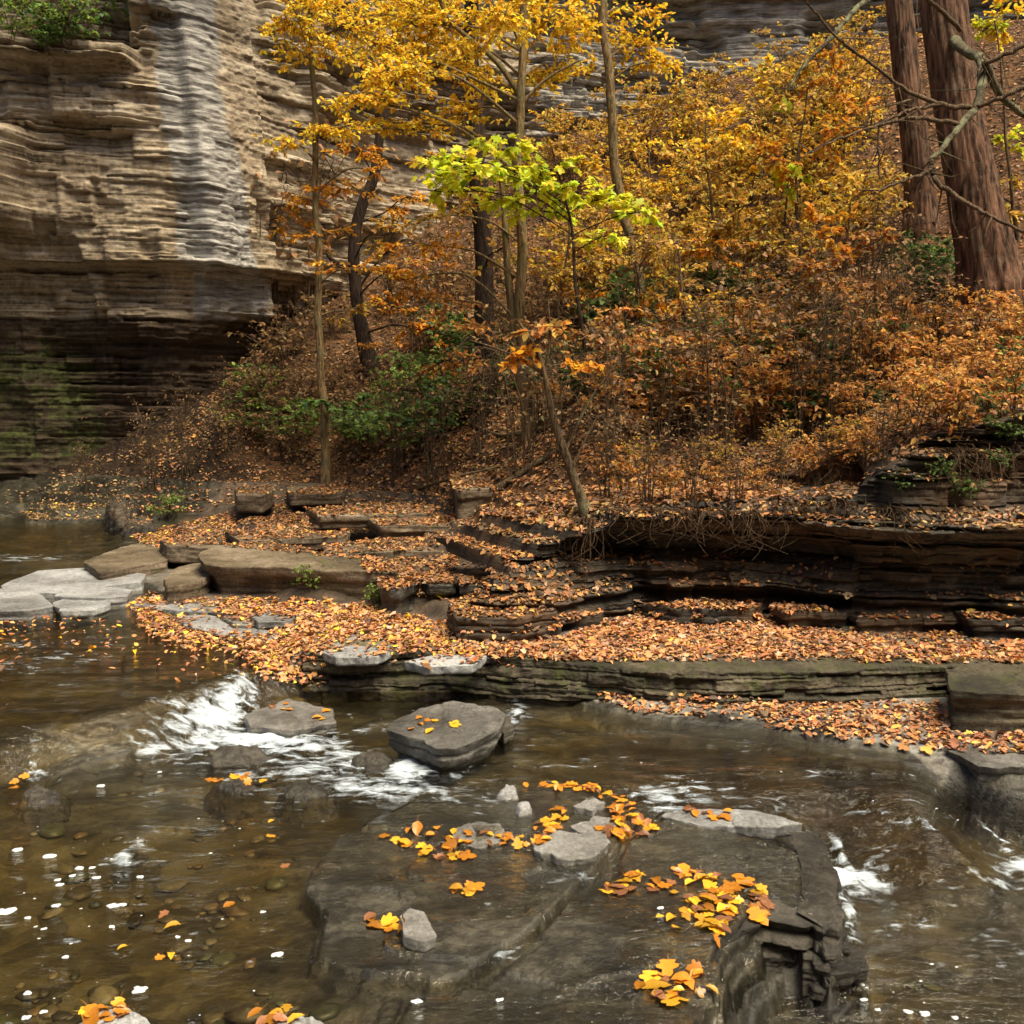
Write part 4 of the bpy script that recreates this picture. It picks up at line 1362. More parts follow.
tag(g.build('foam', M['foam'], smooth=True), kind='stuff')

# ------------------------------------------------------------------ single leaves on the wet slab and the rocks
LEAFMESH = {}
for cname, mat in (('yellow', 'leaf_yellow'), ('orange', 'leaf_orange'), ('brown', 'leaf_brown')):
    LEAFMESH[cname] = []
    for k in range(4):
        g = Geo()
        if k % 2 == 0:
            lobed(g, np.zeros((1, 3)) - np.array([[.5, 0, 0]]), np.array([[1., 0, 0]]), np.array([[0, 0, 1.]]), np.array([1.0]), np.array([[1, 1, 1.]]), np.array([.25 + .35 * k]))
        else:
            V_ = []
            nn = 9
            for i in range(nn):
                t_ = i / (nn - 1)
                wd = .34 * math.sin(math.pi * min(t_ * 1.02, 1)) ** .75 * (1 - .25 * t_)
                zz = -.25 * (k * .35) * (t_ - .5) ** 2
                for s_ in (-1, -.5, 0, .5, 1):
                    V_.append([t_ - .5, s_ * wd * (1 + .12 * math.sin(t_ * 37 + s_)), zz + abs(s_) * wd * (.18 + .12 * k) + .02 * math.sin(t_ * 21 + s_ * 3)])
            g.add(np.array(V_), grid_quads(nn, 5))
        # stalk
        sticks(g, np.array([[-.5, 0, 0]]), np.array([[-.85, .06 * (k - 1.5), .05]]), .012, .008)
        o = g.build('fallen_leaf', M[mat], smooth=True)
        LEAFMESH[cname].append(o.data)
        bpy.data.objects.remove(o)
LEAFCOUNT = 0


def put_leaf(px, py, cname, label, group, size):
    global LEAFCOUNT
    loc, nr_, ob = hit_pixel(px, py)
    if loc is None or ob.name.startswith(('hillside', 'cliff')):
        return
    size = size * float(np.exp(rng.normal(0, .18)))
    k = int(rng.integers(0, 4))
    o = bpy.data.objects.new('fallen_leaf', LEAFMESH[cname][k])
    COL.objects.link(o)
    up = Vector(nr_) + Vector(rng.normal(0, .13, 3))
    if up.z < .3:
        up.z = .5
    q = up.to_track_quat('Z', 'Y')
    o.rotation_mode = 'QUATERNION'
    o.rotation_quaternion = q @ Vector((0, 0, 1)).rotation_difference(Vector((0, 0, 1))) @ __import__('mathutils').Quaternion((0, 0, 1), rng.uniform(0, 6.28))
    o.location = (loc[0], loc[1], loc[2] + .004 + .007 * rng.random())
    o.scale = (size,) * 3
    tag(o, label, 'leaf', group, 'thing')
    LEAFCOUNT += 1


def leaf_patch(pts, n, where, group, w=(3, 3, 1), size=(.055, .095)):
    """leaves scattered inside a patch (picture polygon)"""
    xs = [p[0] for p in pts]
    ys = [p[1] for p in pts]
    done = 0
    while done < n:
        x, y = rng.uniform(min(xs), max(xs)), rng.uniform(min(ys), max(ys))
        if sdf(np.array([x]), np.array([y]), pts)[0] < 0:
            continue
        c = ('yellow', 'orange', 'brown')[rng.choice(3, p=np.array(w) / sum(w))]
        put_leaf(x, y, c, c + ' fallen leaf ' + where, group, rng.uniform(*size) * .68)
        done += 1


leaf_patch([(600, 888), (640, 874), (700, 868), (745, 876), (772, 900), (778, 922), (760, 925), (742, 905), (722, 935), (705, 938), (690, 905), (662, 890), (612, 895)], 88, 'in the widest patch near the broken corner of the wet slab', 'leaves near the broken slab corner', (4, 4, 2))
leaf_patch([(655, 915), (690, 900), (720, 925), (725, 945), (690, 935), (660, 942)], 8, 'lying loose in front of the widest patch on the wet slab', 'loose leaves on the wet slab', (5, 1, 0))
leaf_patch([(632, 990), (668, 968), (700, 968), (716, 990), (704, 998), (668, 1004)], 24, 'in the lowest patch, at the front edge of the wet slab', 'leaves at the front edge of the slab', (3, 5, 1))
leaf_patch([(520, 786), (560, 782), (600, 786), (628, 800), (636, 812), (612, 814), (590, 796), (550, 790)], 44, 'in the row along the back rim of the wet slab', 'leaves along the back rim of the slab', (2, 4, 2), (.05, .075))
leaf_patch([(600, 820), (640, 814), (664, 828), (650, 836), (618, 838), (600, 832)], 34, 'in the pile right of the dry grey plates on the wet slab', 'leaves piled right of the grey plates', (2, 4, 3), (.05, .08))
leaf_patch([(534, 822), (560, 804), (574, 812), (566, 830), (540, 848), (530, 842)], 26, 'in the pile left of the dry grey plates on the wet slab', 'leaves piled left of the grey plates', (2, 4, 2), (.05, .08))
leaf_patch([(382, 836), (420, 826), (470, 832), (520, 836), (530, 846), (480, 846), (448, 852), (468, 858), (440, 866), (420, 850), (390, 846)], 44, 'in the band across the left half of the wet slab', 'leaves across the left half of the slab', (3, 4, 2), (.05, .085))
leaf_patch([(452, 884), (480, 882), (480, 894), (458, 898)], 6, 'in the small lone cluster on the left half of the wet slab', 'small lone leaf cluster', (2, 4, 0), (.06, .09))
leaf_patch([(362, 916), (396, 912), (402, 926), (390, 932), (366, 926)], 8, 'beside the small pale stone on the wet slab', 'leaves beside the pale stone', (3, 4, 1), (.06, .09))
leaf_patch([(402, 718), (440, 716), (462, 728), (440, 736), (412, 730)], 8, 'on top of the flat topped boulder', 'leaves on the boulder', (2, 5, 1), (.05, .07))
leaf_patch([(208, 776), (262, 773), (264, 784), (214, 784)], 9, 'on the wet rock below the white rapids', 'leaves on the rock below the rapids', (3, 4, 0), (.05, .08))
leaf_patch([(82, 1012), (116, 1003), (140, 1008), (132, 1022), (90, 1023)], 14, 'on the left pale rock at the bottom edge', 'leaves on the left bottom rock', (4, 4, 1), (.05, .08))
leaf_patch([(254, 1014), (280, 1006), (298, 1010), (296, 1023), (256, 1023)], 9, 'on the right pale rock at the bottom edge', 'leaves on the right bottom rock', (1, 4, 3), (.05, .075))
leaf_patch([(676, 810), (730, 812), (742, 820), (690, 818)], 10, 'on the long pale strip at the back rim of the wet slab', 'leaves on the pale strip', (1, 4, 3), (.05, .07))
leaf_patch([(8, 776), (24, 774), (28, 792), (12, 796)], 3, 'on the low rock in the left pool', 'leaves on the pool rock', (1, 5, 0), (.06, .085))
leaf_patch([(270, 822), (310, 830), (300, 870), (236, 878), (120, 930), (110, 980), (240, 940)], 9, 'on the brown water left of the wet slab', 'leaves on the brown water', (4, 2, 2), (.045, .07))
leaf_patch([(255, 704), (330, 702), (325, 722), (290, 715)], 8, 'on the flat grey rock at the head of the rapids', 'leaves at the head of the rapids', (2, 4, 1), (.05, .075))

# ------------------------------------------------------------------ trees
def spray(geo_w, geo_l, base, tip, nleaf, lsize, palname, droop, lob, flat=True):
    base, tip = np.asarray(base), np.asarray(tip)
    L = np.linalg.norm(tip - base) + 1e-6
    mid = (base + tip) / 2 + np.array([0, 0, .08 * L]) + rng.normal(0, .04 * L, 3)
    pts = catmull(np.array([base, mid, tip]), 7)
    r = np.linspace(.0055, .0015, 7) * (.7 + L * .5)
    sticks(geo_w, pts[:-1], pts[1:], r[:-1], r[1:])
    ax = tip - base
    ax /= L
    sd = np.cross(ax, [0, 0, 1.0])
    sd /= np.linalg.norm(sd) + 1e-6
    # side twiglets carrying the leaves
    nt = max(2, nleaf // 5)
    t = rng.uniform(.25, 1.0, nt)
    B = np.stack([np.interp(t * 6, np.arange(7), pts[:, k]) for k in range(3)], -1)
    sg = np.where(np.arange(nt) % 2 == 0, 1, -1)[:, None]
    d = ax[None] * rng.uniform(.4, .9, (nt, 1)) + sd[None] * sg * rng.uniform(.4, 1, (nt, 1)) + rng.normal(0, .12, (nt, 3)) + np.array([0, 0, -droop * .5])
    tl = rng.uniform(.12, .32, (nt, 1)) * min(1.0, .5 + L * .6)
    E = B + d * tl
    sticks(geo_w, B, E, .0022, .001)
    k = rng.integers(0, nt, nleaf)
    u = rng.uniform(.1, 1.05, (nleaf, 1))
    p = B[k] + (E - B)[k] * u
    dd = d[k] + rng.normal(0, .55, (nleaf, 3))
    dd[:, 2] -= droop
    nrm = np.array([0, 0, 1.0]) + rng.normal(0, .34, (nleaf, 3))
    s = lsize * rng.uniform(.65, 1.3, nleaf)
    c = pal(palname, nleaf)
    if lob:
        lobed(geo_l, p, dd, nrm, s, c, rng.uniform(.2, 1.2, nleaf))
    else:
        leaves(geo_l, p, dd, nrm, s, c, rng.uniform(.02, .2, nleaf), 1.0)


def tree(name, label, cat, trunk, r0, r1, clusters, bark='bark_brown', lsize=.062, group=None, droop=.10, lob=False, nl=40, sides=10, rough=.10, flare=.5, base_hit=True, second=None, extra_limbs=()):
    """trunk: picture points from the foot up, (px, py[, depth]); clusters: px, py, rx, ry, depth offset, sprays, palette"""
    fx, fy = trunk[0][:2]
    loc, nr_, ob = hit_pixel(fx, fy)
    D0 = trunk[0][2] if len(trunk[0]) > 2 else loc[1]
    foot = Pd(fx, fy, D0)
    if base_hit:
        foot = loc
        D0 = loc[1]
    pts = [foot - np.array([0, 0, .25]), foot]
    for t in trunk[1:]:
        pts.append(Pd(t[0], t[1], D0 + (t[2] if len(t) > 2 else 0)))
    pts = np.array(pts)
    root = empty(name, foot)
    tag(root, label, cat, group, 'thing')
    n = 60
    path = catmull(pts, n)
    path[8:, :2] += .05 * np.stack([fbm(path[8:, 2] * 1.3, path[8:, 2] * 0 + D0, 0, 3, 5), fbm(path[8:, 2] * 1.3, path[8:, 2] * 0 + D0 + 9, 0, 3, 6)], -1)
    h = np.clip((path[:, 2] - foot[2]) / max(path[-1, 2] - foot[2], .1), 0, 1)
    rad = r0 + (r1 - r0) * h
    rad = rad * (1 + flare * np.exp(-np.maximum(path[:, 2] - foot[2], 0) / (r0 * 3.0)))
    g = Geo()
    tube(g, path, rad, sides, rough, int(fx))
    g.build('trunk', M[bark], root, smooth=True)
    gl = Geo()
    nb = 0
    for (cx, cy, rx, ry, dz, ns, pn) in clusters:
        Dc = D0 + dz
        c = Pd(cx, cy, Dc)
        RX, RZ = rx / F * Dc, ry / F * Dc
        RY = max(.6 * RX, .25)
        rz_layers = ry > 18
        hd = np.hypot(c[0] - path[:, 0], c[1] - path[:, 1])
        want = c[2] - .35 * hd
        i = int(np.argmin(np.abs(path[:, 2] - want) + .15 * hd + (h < .12) * 5))
        b = path[i]
        L = np.linalg.norm(c - b)
        mid = b + (c - b) * .5 + np.array([0, 0, .10 * L]) + rng.normal(0, .05 * L, 3)
        end = c + (c - b) / max(L, .01) * RX * .5
        end[2] = c[2] + RZ * .2
        gb = Geo()
        limb = catmull(np.array([b, mid, c, end]), 22)
        lr = np.linspace(min(rad[i] * .5, .008 + .008 * L), .004, 22)
        tube(gb, limb, lr, 5)
        for k in range(ns):
            v = rng.normal(0, 1, 3)
            v = v / np.linalg.norm(v) * rng.random() ** .45
            if rz_layers:
                v[2] = rng.choice([-.85, -.1, .65]) + rng.normal(0, .07)
            q = c + v * np.array([RX, RY, RZ])
            t = np.clip(.45 + .5 * rng.random() , 0, 1)
            bb = limb[int(t * 21)]
            # start each spray not too far from its tip
            for _ in range(2):
                dlt = q - bb
                if np.linalg.norm(dlt) > .9:
                    j = int(np.argmin(np.linalg.norm(limb - q, axis=1)))
                    bb = limb[j]
            spray(gb, gl, bb, q, int(nl * rng.uniform(.6, 1.4)), lsize, pn, droop, lob)
            nb += 1
        gb.build('branch', M[bark], root, smooth=True)
    for (pp, rr) in extra_limbs:
        gb = Geo()
        q = np.array([Pd(a[0], a[1], D0 + (a[2] if len(a) > 2 else 0)) for a in pp])
        tube(gb, catmull(q, 8 * len(q)), np.linspace(rr[0], rr[1], 8 * len(q)), 6, .1)
        gb.build('branch', M[bark], root, smooth=True)
    if gl.V:
        gl.build('crown', M['leaf'], root)
    return root


tree('slender_tree', 'slender tree with yellow and orange sprays standing at the left end of the leafy terrace', 'tree',
     [(327, 482), (324, 410), (318, 300), (316, 200), (313, 90), (309, -70)], .052, .022,
     [(345, 30, 80, 34, 0, 46, 'gold'), (300, 20, 45, 30, -.3, 24, 'gold'), (400, 25, 60, 34, .2, 34, 'gold'), (300, 60, 35, 18, .2, 6, 'gold'), (335, 130, 50, 9, -.2, 16, 'gold'), (290, 143, 28, 7, -.3, 5, 'gold'), (305, 198, 36, 12, 0, 6, 'amber'), (345, 190, 36, 16, .2, 6, 'amber'), (320, 235, 35, 16, .1, 4, 'amber'), (350, 270, 40, 14, 0, 5, 'amber'), (300, 225, 40, 18, .2, 5, 'amber'), (345, 310, 30, 14, 0, 3, 'ochre'), (380, 170, 30, 10, 0, 4, 'amber')],
     'bark_tan', .048)
tree('forked_tree', 'tan trunk rising in the middle of the slope, with twin stem and gold sprays', 'tree',
     [(531, 436), (526, 385), (521, 300), (520, 200), (520, 100), (522, 0), (522, -80)], .060, .028,
     [(440, 25, 90, 34, .2, 56, 'gold'), (400, 75, 55, 16, -.3, 26, 'gold'), (365, 100, 40, 10, -.5, 14, 'gold'), (460, 60, 60, 25, .6, 22, 'gold'), (545, 20, 60, 30, .2, 38, 'gold'), (500, 15, 50, 30, -.5, 22, 'gold'), (380, 45, 40, 25, 0, 9, 'gold'), (410, 130, 60, 12, 0, 14, 'gold'), (470, 110, 45, 18, .4, 12, 'gold'), (550, 75, 40, 15, .5, 9, 'gold'), (430, 245, 50, 18, -.2, 7, 'amber'), (400, 280, 50, 16, 0, 8, 'amber'), (445, 300, 50, 16, .2, 6, 'rust'), (560, 330, 45, 18, -.3, 6, 'rust'), (480, 330, 40, 14, -.4, 5, 'rust'), (540, 385, 35, 10, -.3, 4, 'rust'), (450, 215, 50, 14, 0, 5, 'ochre')],
     'bark_tan', .047, extra_limbs=[([(524, 400), (514, 330), (507, 260), (504, 205), (497, 150)], (.05, .02)), ([(520, 95), (495, 60), (450, 20), (430, -30)], (.03, .015)), ([(521, 105), (545, 80), (580, 60)], (.02, .008))])
tree('leaning_tree', 'thin tan tree leaning left on the middle slope, right of the forked trunk', 'tree',
     [(652, 352), (645, 325), (636, 270), (626, 225), (616, 150), (609, 90), (603, 0), (600, -80)], .054, .040,
     [(640, 45, 42, 20, .2, 18, 'gold'), (600, 35, 40, 25, .2, 8, 'gold'), (655, 62, 26, 12, 0, 5, 'gold'), (575, 20, 30, 22, .3, 6, 'gold'), (630, 15, 40, 14, .3, 5, 'gold'), (585, 75, 25, 10, .2, 3, 'gold')],
     'bark_tan', .047)
tree('dark_tree', 'dark brown trunk behind the forked tree, reaching up to the gold sprays', 'tree',
     [(487, 408), (484, 330), (480, 200), (476, 120), (474, 40), (470, -60)], .11, .07,
     [(470, 190, 45, 20, -.4, 7, 'ochre'), (440, 160, 50, 16, 0, 6, 'ochre'), (500, 250, 50, 25, -.5, 6, 'ochre'), (480, 20, 60, 25, 0, 10, 'gold'), (450, 360, 40, 18, -1, 4, 'rust')], 'bark_dark', .058)
tree('crooked_tree', 'dark crooked trunk on the left slope below the cliff, with a bent side limb', 'tree',
     [(372, 374), (364, 340), (357, 290), (356, 240), (364, 200), (376, 165), (388, 60)], .10, .05,
     [(400, 200, 40, 18, -.3, 6, 'amber'), (385, 235, 45, 20, -.5, 6, 'ochre'), (420, 330, 40, 14, -.8, 5, 'amber'), (360, 150, 50, 12, -.5, 5, 'amber'), (395, 270, 30, 10, -.5, 5, 'amber')], 'bark_dark', .06,
     extra_limbs=[([(356, 272), (342, 266), (330, 258), (326, 250)], (.05, .015)), ([(357, 290), (385, 250), (400, 215)], (.02, .008))])
tree('maple_sapling', 'sapling with a bright yellow green layer of broad leaves in the middle of the picture', 'sapling',
     [(592, 425), (584, 340), (574, 270), (570, 225), (560, 185), (550, 150)], .022, .008,
     [(440, 158, 44, 8, 0, 8, 'lime'), (470, 172, 50, 12, -.2, 12, 'lime'), (450, 192, 46, 8, .1, 9, 'lime'), (520, 172, 55, 18, .1, 16, 'lime'), (570, 188, 50, 14, 0, 11, 'lime'), (606, 200, 48, 10, .2, 10, 'lime'), (515, 146, 34, 8, -.1, 5, 'lime'), (480, 148, 44, 7, .2, 5, 'lime'), (640, 212, 30, 7, 0, 5, 'lime'), (545, 212, 50, 10, .3, 7, 'lime'), (620, 236, 40, 8, 0, 5, 'lime'), (500, 200, 44, 8, .2, 6, 'lime')],
     'bark_dark', .078, lob=True, nl=13, droop=.35)
tree('slanting_sapling', 'bare slanting stem growing out of the rock bank edge with a few orange leaves', 'sapling',
     [(586, 512), (572, 470), (553, 410), (540, 360), (520, 320)], .035, .008,
     [(525, 355, 30, 8, 0, 2, 'amber'), (560, 365, 30, 8, 0, 2, 'amber'), (535, 330, 24, 6, 0, 2, 'rust')], 'bark_brown', .06, flare=.3,
     extra_limbs=[([(556, 425), (545, 380), (550, 340), (548, 300)], (.015, .005)), ([(566, 450), (590, 400), (620, 360)], (.012, .004)), ([(545, 375), (505, 352), (470, 340)], (.012, .004)), ([(572, 470), (585, 440), (598, 415)], (.010, .004))])

# the two big hemlocks
def hemlock(label, trunk, r0, r1, sides=40, seed=1, limbs=(), stub=()):
    fx, fy = trunk[0]
    loc, _, _ = hit_pixel(fx, fy)
    D0 = loc[1]
    root = empty('hemlock', loc)
    tag(root, label, 'tree', None, 'thing')
    pts = np.array([loc - np.array([-.05, 0, .5]), loc] + [Pd(a[0], a[1], D0 + .1 * i) for i, a in enumerate(trunk[1:])])
    path = catmull(pts, 160)
    h = np.clip((path[:, 2] - loc[2]) / (path[-1, 2] - loc[2]), 0, 1)
    rad = (r0 + (r1 - r0) * h) * (1 + .55 * np.exp(-np.maximum(path[:, 2] - loc[2], 0) / .35))
    g = Geo()

    def fl(t, a):
        ridg = 1 + .05 * fbm(np.cos(a) * 7 + 0 * t, np.sin(a) * 7 + 0 * t, t * 9 + 0 * a, 3, seed) + .055 * np.abs(np.sin(a * 11 + 3 * fbm(np.cos(a) + 0 * t, np.sin(a) + 0 * t, t * 6 + 0 * a, 2, seed)))
        return ridg * (1 + .35 * np.exp(-t * 14) * np.maximum(0, np.cos(a * 4 + seed)))
    tube(g, path, rad, sides, .05, seed, fl)
    g.build('trunk', M['bark_red'], root, smooth=True)
    for pp, rr in limbs:
        g = Geo()
        q = np.array([Pd(a[0], a[1], D0 + a[2]) for a in pp])
        m = 14 * len(q)
        pth = catmull(q, m)
        pth[1:] += .012 * np.stack([fbm(np.arange(m - 1) * .35, np.arange(m - 1) * 0 + k * 5 + q[0, 0], 0, 3, 8) for k in range(3)], -1)
        tube(g, pth, np.linspace(rr[0], rr[1], m), 7, .25, 4)
        # fine dead twigs
        for _ in range(int(2 + 1.0 * len(q))):
            i = rng.integers(m // 4, m - 1)
            d = rng.normal(0, 1, 3) * np.array([1, .5, .9])
            d /= np.linalg.norm(d)
            L = rng.uniform(.12, .4)
            a_, b_ = pth[i], pth[i] + d * L * .5 + np.array([0, 0, -.03])
            c_ = b_ + (d + rng.normal(0, .35, 3)) * L * .5
            sticks(g, np.array([a_, b_]), np.array([b_, c_]), np.array([.007, .004]), np.array([.004, .0015]))
        g.build('branch', M['lichen'] if rr[0] > .03 else M['twig'], root, smooth=True)
    return root


hemlock('thickest reddish trunk, leaning, at the top right with dead lichen covered limbs', [(992, 288), (975, 200), (958, 110), (945, 20), (936, -60), (928, -140)], .195, .175, 110, 3,
        [([(950, 36, .22), (964, 50, -.45), (980, 60, -.9), (981, 85, -1.2), (976, 108, -1.4), (960, 125, -1.6), (945, 145, -1.7), (932, 160, -1.8)], (.045, .016)),
         ([(932, 160, -1.8), (928, 172, -1.85), (905, 180, -1.9), (872, 192, -2.0)], (.020, .006)),
         ([(932, 165, -1.8), (940, 185, -1.9), (975, 208, -2.1), (1010, 225, -2.3), (1060, 245, -2.4)], (.022, .008)),
         ([(1090, 20, -1.4), (1050, 32, -1.4), (1010, 52, -1.4), (982, 64, -1.35)], (.026, .016)),
         ([(1090, 60, -1.5), (1040, 80, -1.5), (1000, 98, -1.5), (972, 108, -1.42)], (.024, .014)),
         ([(972, 108, -1.42), (940, 104, -1.5), (905, 90, -1.6), (870, 62, -1.7), (840, 40, -1.8), (805, 0, -1.9)], (.020, .006)),
         ([(960, 125, -1.6), (920, 118, -1.7), (880, 125, -1.8), (840, 138, -1.9), (805, 155, -2)], (.018, .004)),
         ([(985, 62, -1.2), (1000, 95, -1.0), (1030, 120, -.9), (1080, 150, -.9)], (.032, .015)),
         ([(940, 105, -1.5), (910, 110, -1.6), (882, 122, -1.7), (850, 128, -1.8)], (.014, .004)),
         ([(880, 124, -1.8), (878, 150, -1.8), (880, 180, -1.8)], (.009, .006)),
         ([(960, 30, -.3), (935, 5, -.8), (915, -10, -1.2), (900, -40, -1.4)], (.02, .008))])
hemlock('second reddish trunk, upright and thinner, left of the thickest trunk', [(922, 232), (916, 150), (905, 60), (897, -20), (890, -120)], .135, .125, 80, 6,
        [([(897, -10, -.2), (872, -4, -.6), (850, 15, -.9), (830, 40, -1.1), (805, 65, -1.2), (788, 90, -1.3)], (.035, .012)),
         ([(868, 20, -.6), (845, 45, -.8), (815, 70, -.9)], (.014, .004)),
         ([(910, 100, -.2), (890, 105, -.5), (860, 112, -.8)], (.014, .004))])

# saplings with ochre and yellow leaves across the right slope
SAP = [('ochre sapling with dense small leaves between the leaning tree and the hemlocks', [(720, 330), (716, 260), (712, 190), (705, 120)], [(700, 170, 45, 22, 0, 9, 'ochre'), (725, 130, 40, 20, 0, 8, 'gold'), (735, 210, 45, 22, -.2, 8, 'ochre'), (690, 230, 40, 16, 0, 6, 'ochre'), (710, 250, 45, 16, -.2, 6, 'amber')]),
       ('tall amber sapling in front of the grey cliff left of the thinner hemlock', [(800, 300), (798, 230), (800, 160), (806, 90)], [(790, 90, 55, 30, 0, 12, 'ochre'), (830, 80, 40, 26, 0, 9, 'amber'), (760, 120, 45, 22, 0, 9, 'ochre'), (835, 130, 45, 26, -.2, 9, 'amber'), (770, 160, 40, 20, -.2, 7, 'amber'), (815, 60, 40, 20, .3, 7, 'ochre'), (770, 75, 40, 16, .3, 6, 'gold')]),
       ('rust leaved sapling low on the right slope below the thinner hemlock', [(845, 350), (842, 300), (846, 250), (850, 200)], [(830, 230, 45, 20, 0, 8, 'amber'), (870, 240, 40, 18, 0, 6, 'rust'), (810, 270, 40, 18, -.1, 6, 'rust'), (860, 290, 40, 16, -.2, 6, 'rust'), (865, 190, 36, 22, 0, 6, 'ochre')]),
       ('yellow brown sapling in the hollow right of the leaning tree', [(690, 390), (688, 340), (682, 290), (676, 240)], [(670, 280, 40, 20, 0, 7, 'ochre'), (705, 300, 45, 18, 0, 7, 'ochre'), (665, 320, 35, 14, 0, 5, 'amber'), (720, 345, 45, 16, -.1, 6, 'rust'), (650, 250, 35, 14, 0, 5, 'ochre')]),
       ('pale yellow sapling with broad leaves in front of the amber sapling', [(778, 300), (782, 250), (788, 205), (793, 170)], [(793, 180, 18, 16, -.2, 4, 'lime'), (765, 180, 25, 10, 0, 3, 'gold'), (790, 120, 14, 8, 0, 1, 'lime')]),
       ('yellow leaved sapling behind the thickest hemlock at the top right corner', [(1015, 240), (1010, 160), (1000, 90), (995, 20)], [(1005, 20, 30, 18, .3, 6, 'gold'), (985, 30, 26, 16, .3, 4, 'lime'), (1010, 140, 30, 14, .2, 4, 'lime'), (1000, 200, 30, 20, .2, 5, 'ochre'), (980, 235, 30, 12, .3, 4, 'ochre')]),
       ('gold leaved sapling at the foot of the far grey cliff in the middle', [(650, 235), (648, 190), (650, 150), (654, 120)], [(660, 150, 45, 10, 0, 6, 'gold'), (620, 140, 45, 10, 0, 5, 'ochre'), (680, 185, 40, 14, -.2, 7, 'gold'), (645, 200, 40, 12, -.2, 5, 'ochre'), (590, 160, 40, 10, .2, 4, 'gold')]),
       ('ochre sapling beside the twin stem of the forked tree', [(560, 360), (558, 310), (565, 260), (570, 210)], [(590, 260, 45, 22, 0, 8, 'ochre'), (550, 275, 40, 18, 0, 6, 'ochre'), (600, 300, 40, 16, 0, 6, 'amber'), (565, 235, 45, 14, .3, 5, 'ochre')]),
       ('thin rust leaved sapling on the left slope beside the crooked trunk', [(408, 400), (410, 350), (415, 300), (420, 250)], [(425, 270, 40, 16, 0, 5, 'rust'), (390, 310, 36, 14, 0, 5, 'amber'), (440, 325, 36, 14, 0, 5, 'rust'), (375, 345, 30, 10, 0, 3, 'rust')])]
for lab, tr, cl_ in SAP:
    broad = 'broad' in lab
    tree('sapling', lab, 'sapling', tr, .024, .007, cl_, 'twig' if not broad else 'bark_brown', .085 if broad else .058, lob=broad, nl=14 if broad else 36, sides=6, flare=.3)


# ------------------------------------------------------------------ shrubs, brush and ground plants
def bush_mesh(kind, seed):
    """one prototype: (stem geometry, leaf geometry) around the origin"""
    r = np.random.default_rng(seed)
    gs, gl = Geo(), Geo()
    par = dict(leafy=(10, .85, 'rust', .062, 38, .6), ochre=(10, .95, 'ochre', .058, 40, .6), gold=(9, 1.0, 'gold', .058, 36, .6), bare=(9, 1.25, 'brown', .05, 5, .35), green=(12, .65, 'green', .07, 30, .7), fresh=(9, .6, 'fresh', .06, 26, .7), brown=(11, .7, 'brown', .055, 22, .55))[kind]
    ns, H, pn, ls, nl, sp = par
    for i in range(ns):
        a = r.uniform(0, 6.28)
        out = r.uniform(.15, 1.0) * sp
        hh = H * r.uniform(.55, 1.1)
        b = np.array([r.normal(0, .06), r.normal(0, .06), -.06])
        e = b + np.array([math.cos(a) * out, math.sin(a) * out, hh])
        m = b + (e - b) * .5 + np.array([-math.cos(a) * out * .18, -math.sin(a) * out * .18, hh * .12]) + r.normal(0, .04, 3)
        pts = catmull(np.array([b, m, e]), 9)
        rr = np.linspace(.011, .003, 9) * r.uniform(.6, 1.1)
        sticks(gs, pts[:-1], pts[1:], rr[:-1], rr[1:])
        for k in range(4 if kind != 'bare' else 6):
            j = r.integers(3, 9)
            d = np.array([r.normal(), r.normal(), r.uniform(-.2, .9)])
            d /= np.linalg.norm(d)
            L = r.uniform(.12, .34) * (1.4 if kind == 'bare' else 1)
            q = pts[j] + d * L
            spray(gs, gl, pts[j], q, int(nl * .42) + 1, ls, pn, .3, kind in ('green', 'fresh'))
    return gs, gl


def make_bush(name, label, kind, seed, group):
    gs, gl = bush_mesh(kind, seed)
    root = empty(name, (0, 0, 0))
    tag(root, label, 'shrub', group, 'thing')
    gs.build('stems', M['twig'], root)
    gl.build('foliage', M['leaf'], root)
    return root


def copy_tree(src):
    c = src.copy()
    COL.objects.link(c)
    for ch in src.children:
        d = ch.copy()
        COL.objects.link(d)
        d.parent = c
    return c


def place_bush(src, first, px, py, sc, label=None, group=None):
    loc, nr_, ob = hit_pixel(px, py)
    if loc is None:
        return None
    o = src if first else copy_tree(src)
    o.location = loc
    o.rotation_euler = (0, 0, float(rng.uniform(0, 6.28)))
    s = sc * rng.uniform(.85, 1.15)
    o.scale = (s, s, s * rng.uniform(.9, 1.1))
    if label:
        o['label'] = label
    if group:
        o['group'] = group
    return o


def bushes(kind, name, spots, label, group, sc=(.7, 1.1), protos=2, seed=1):
    # place in free space: shoot the rays before any bush of this call is linked into the depsgraph
    pr = [make_bush(name, label, kind, seed + k, group) for k in range(protos)]
    for i, (px, py) in enumerate(spots):
        place_bush(pr[i % protos], i < protos, px, py, rng.uniform(*sc))


def poisson(poly, n, md):
    xs, ys = [p[0] for p in poly], [p[1] for p in poly]
    out = []
    tries = 0
    while len(out) < n and tries < 6000:
        tries += 1
        x, y = rng.uniform(min(xs), max(xs)), rng.uniform(min(ys), max(ys))
        if sdf(np.array([x]), np.array([y]), poly)[0] < 0:
            continue
        if all((x - a) ** 2 + ((y - b) * 1.5) ** 2 > md * md for a, b in out):
            out.append((x, y))
    return out


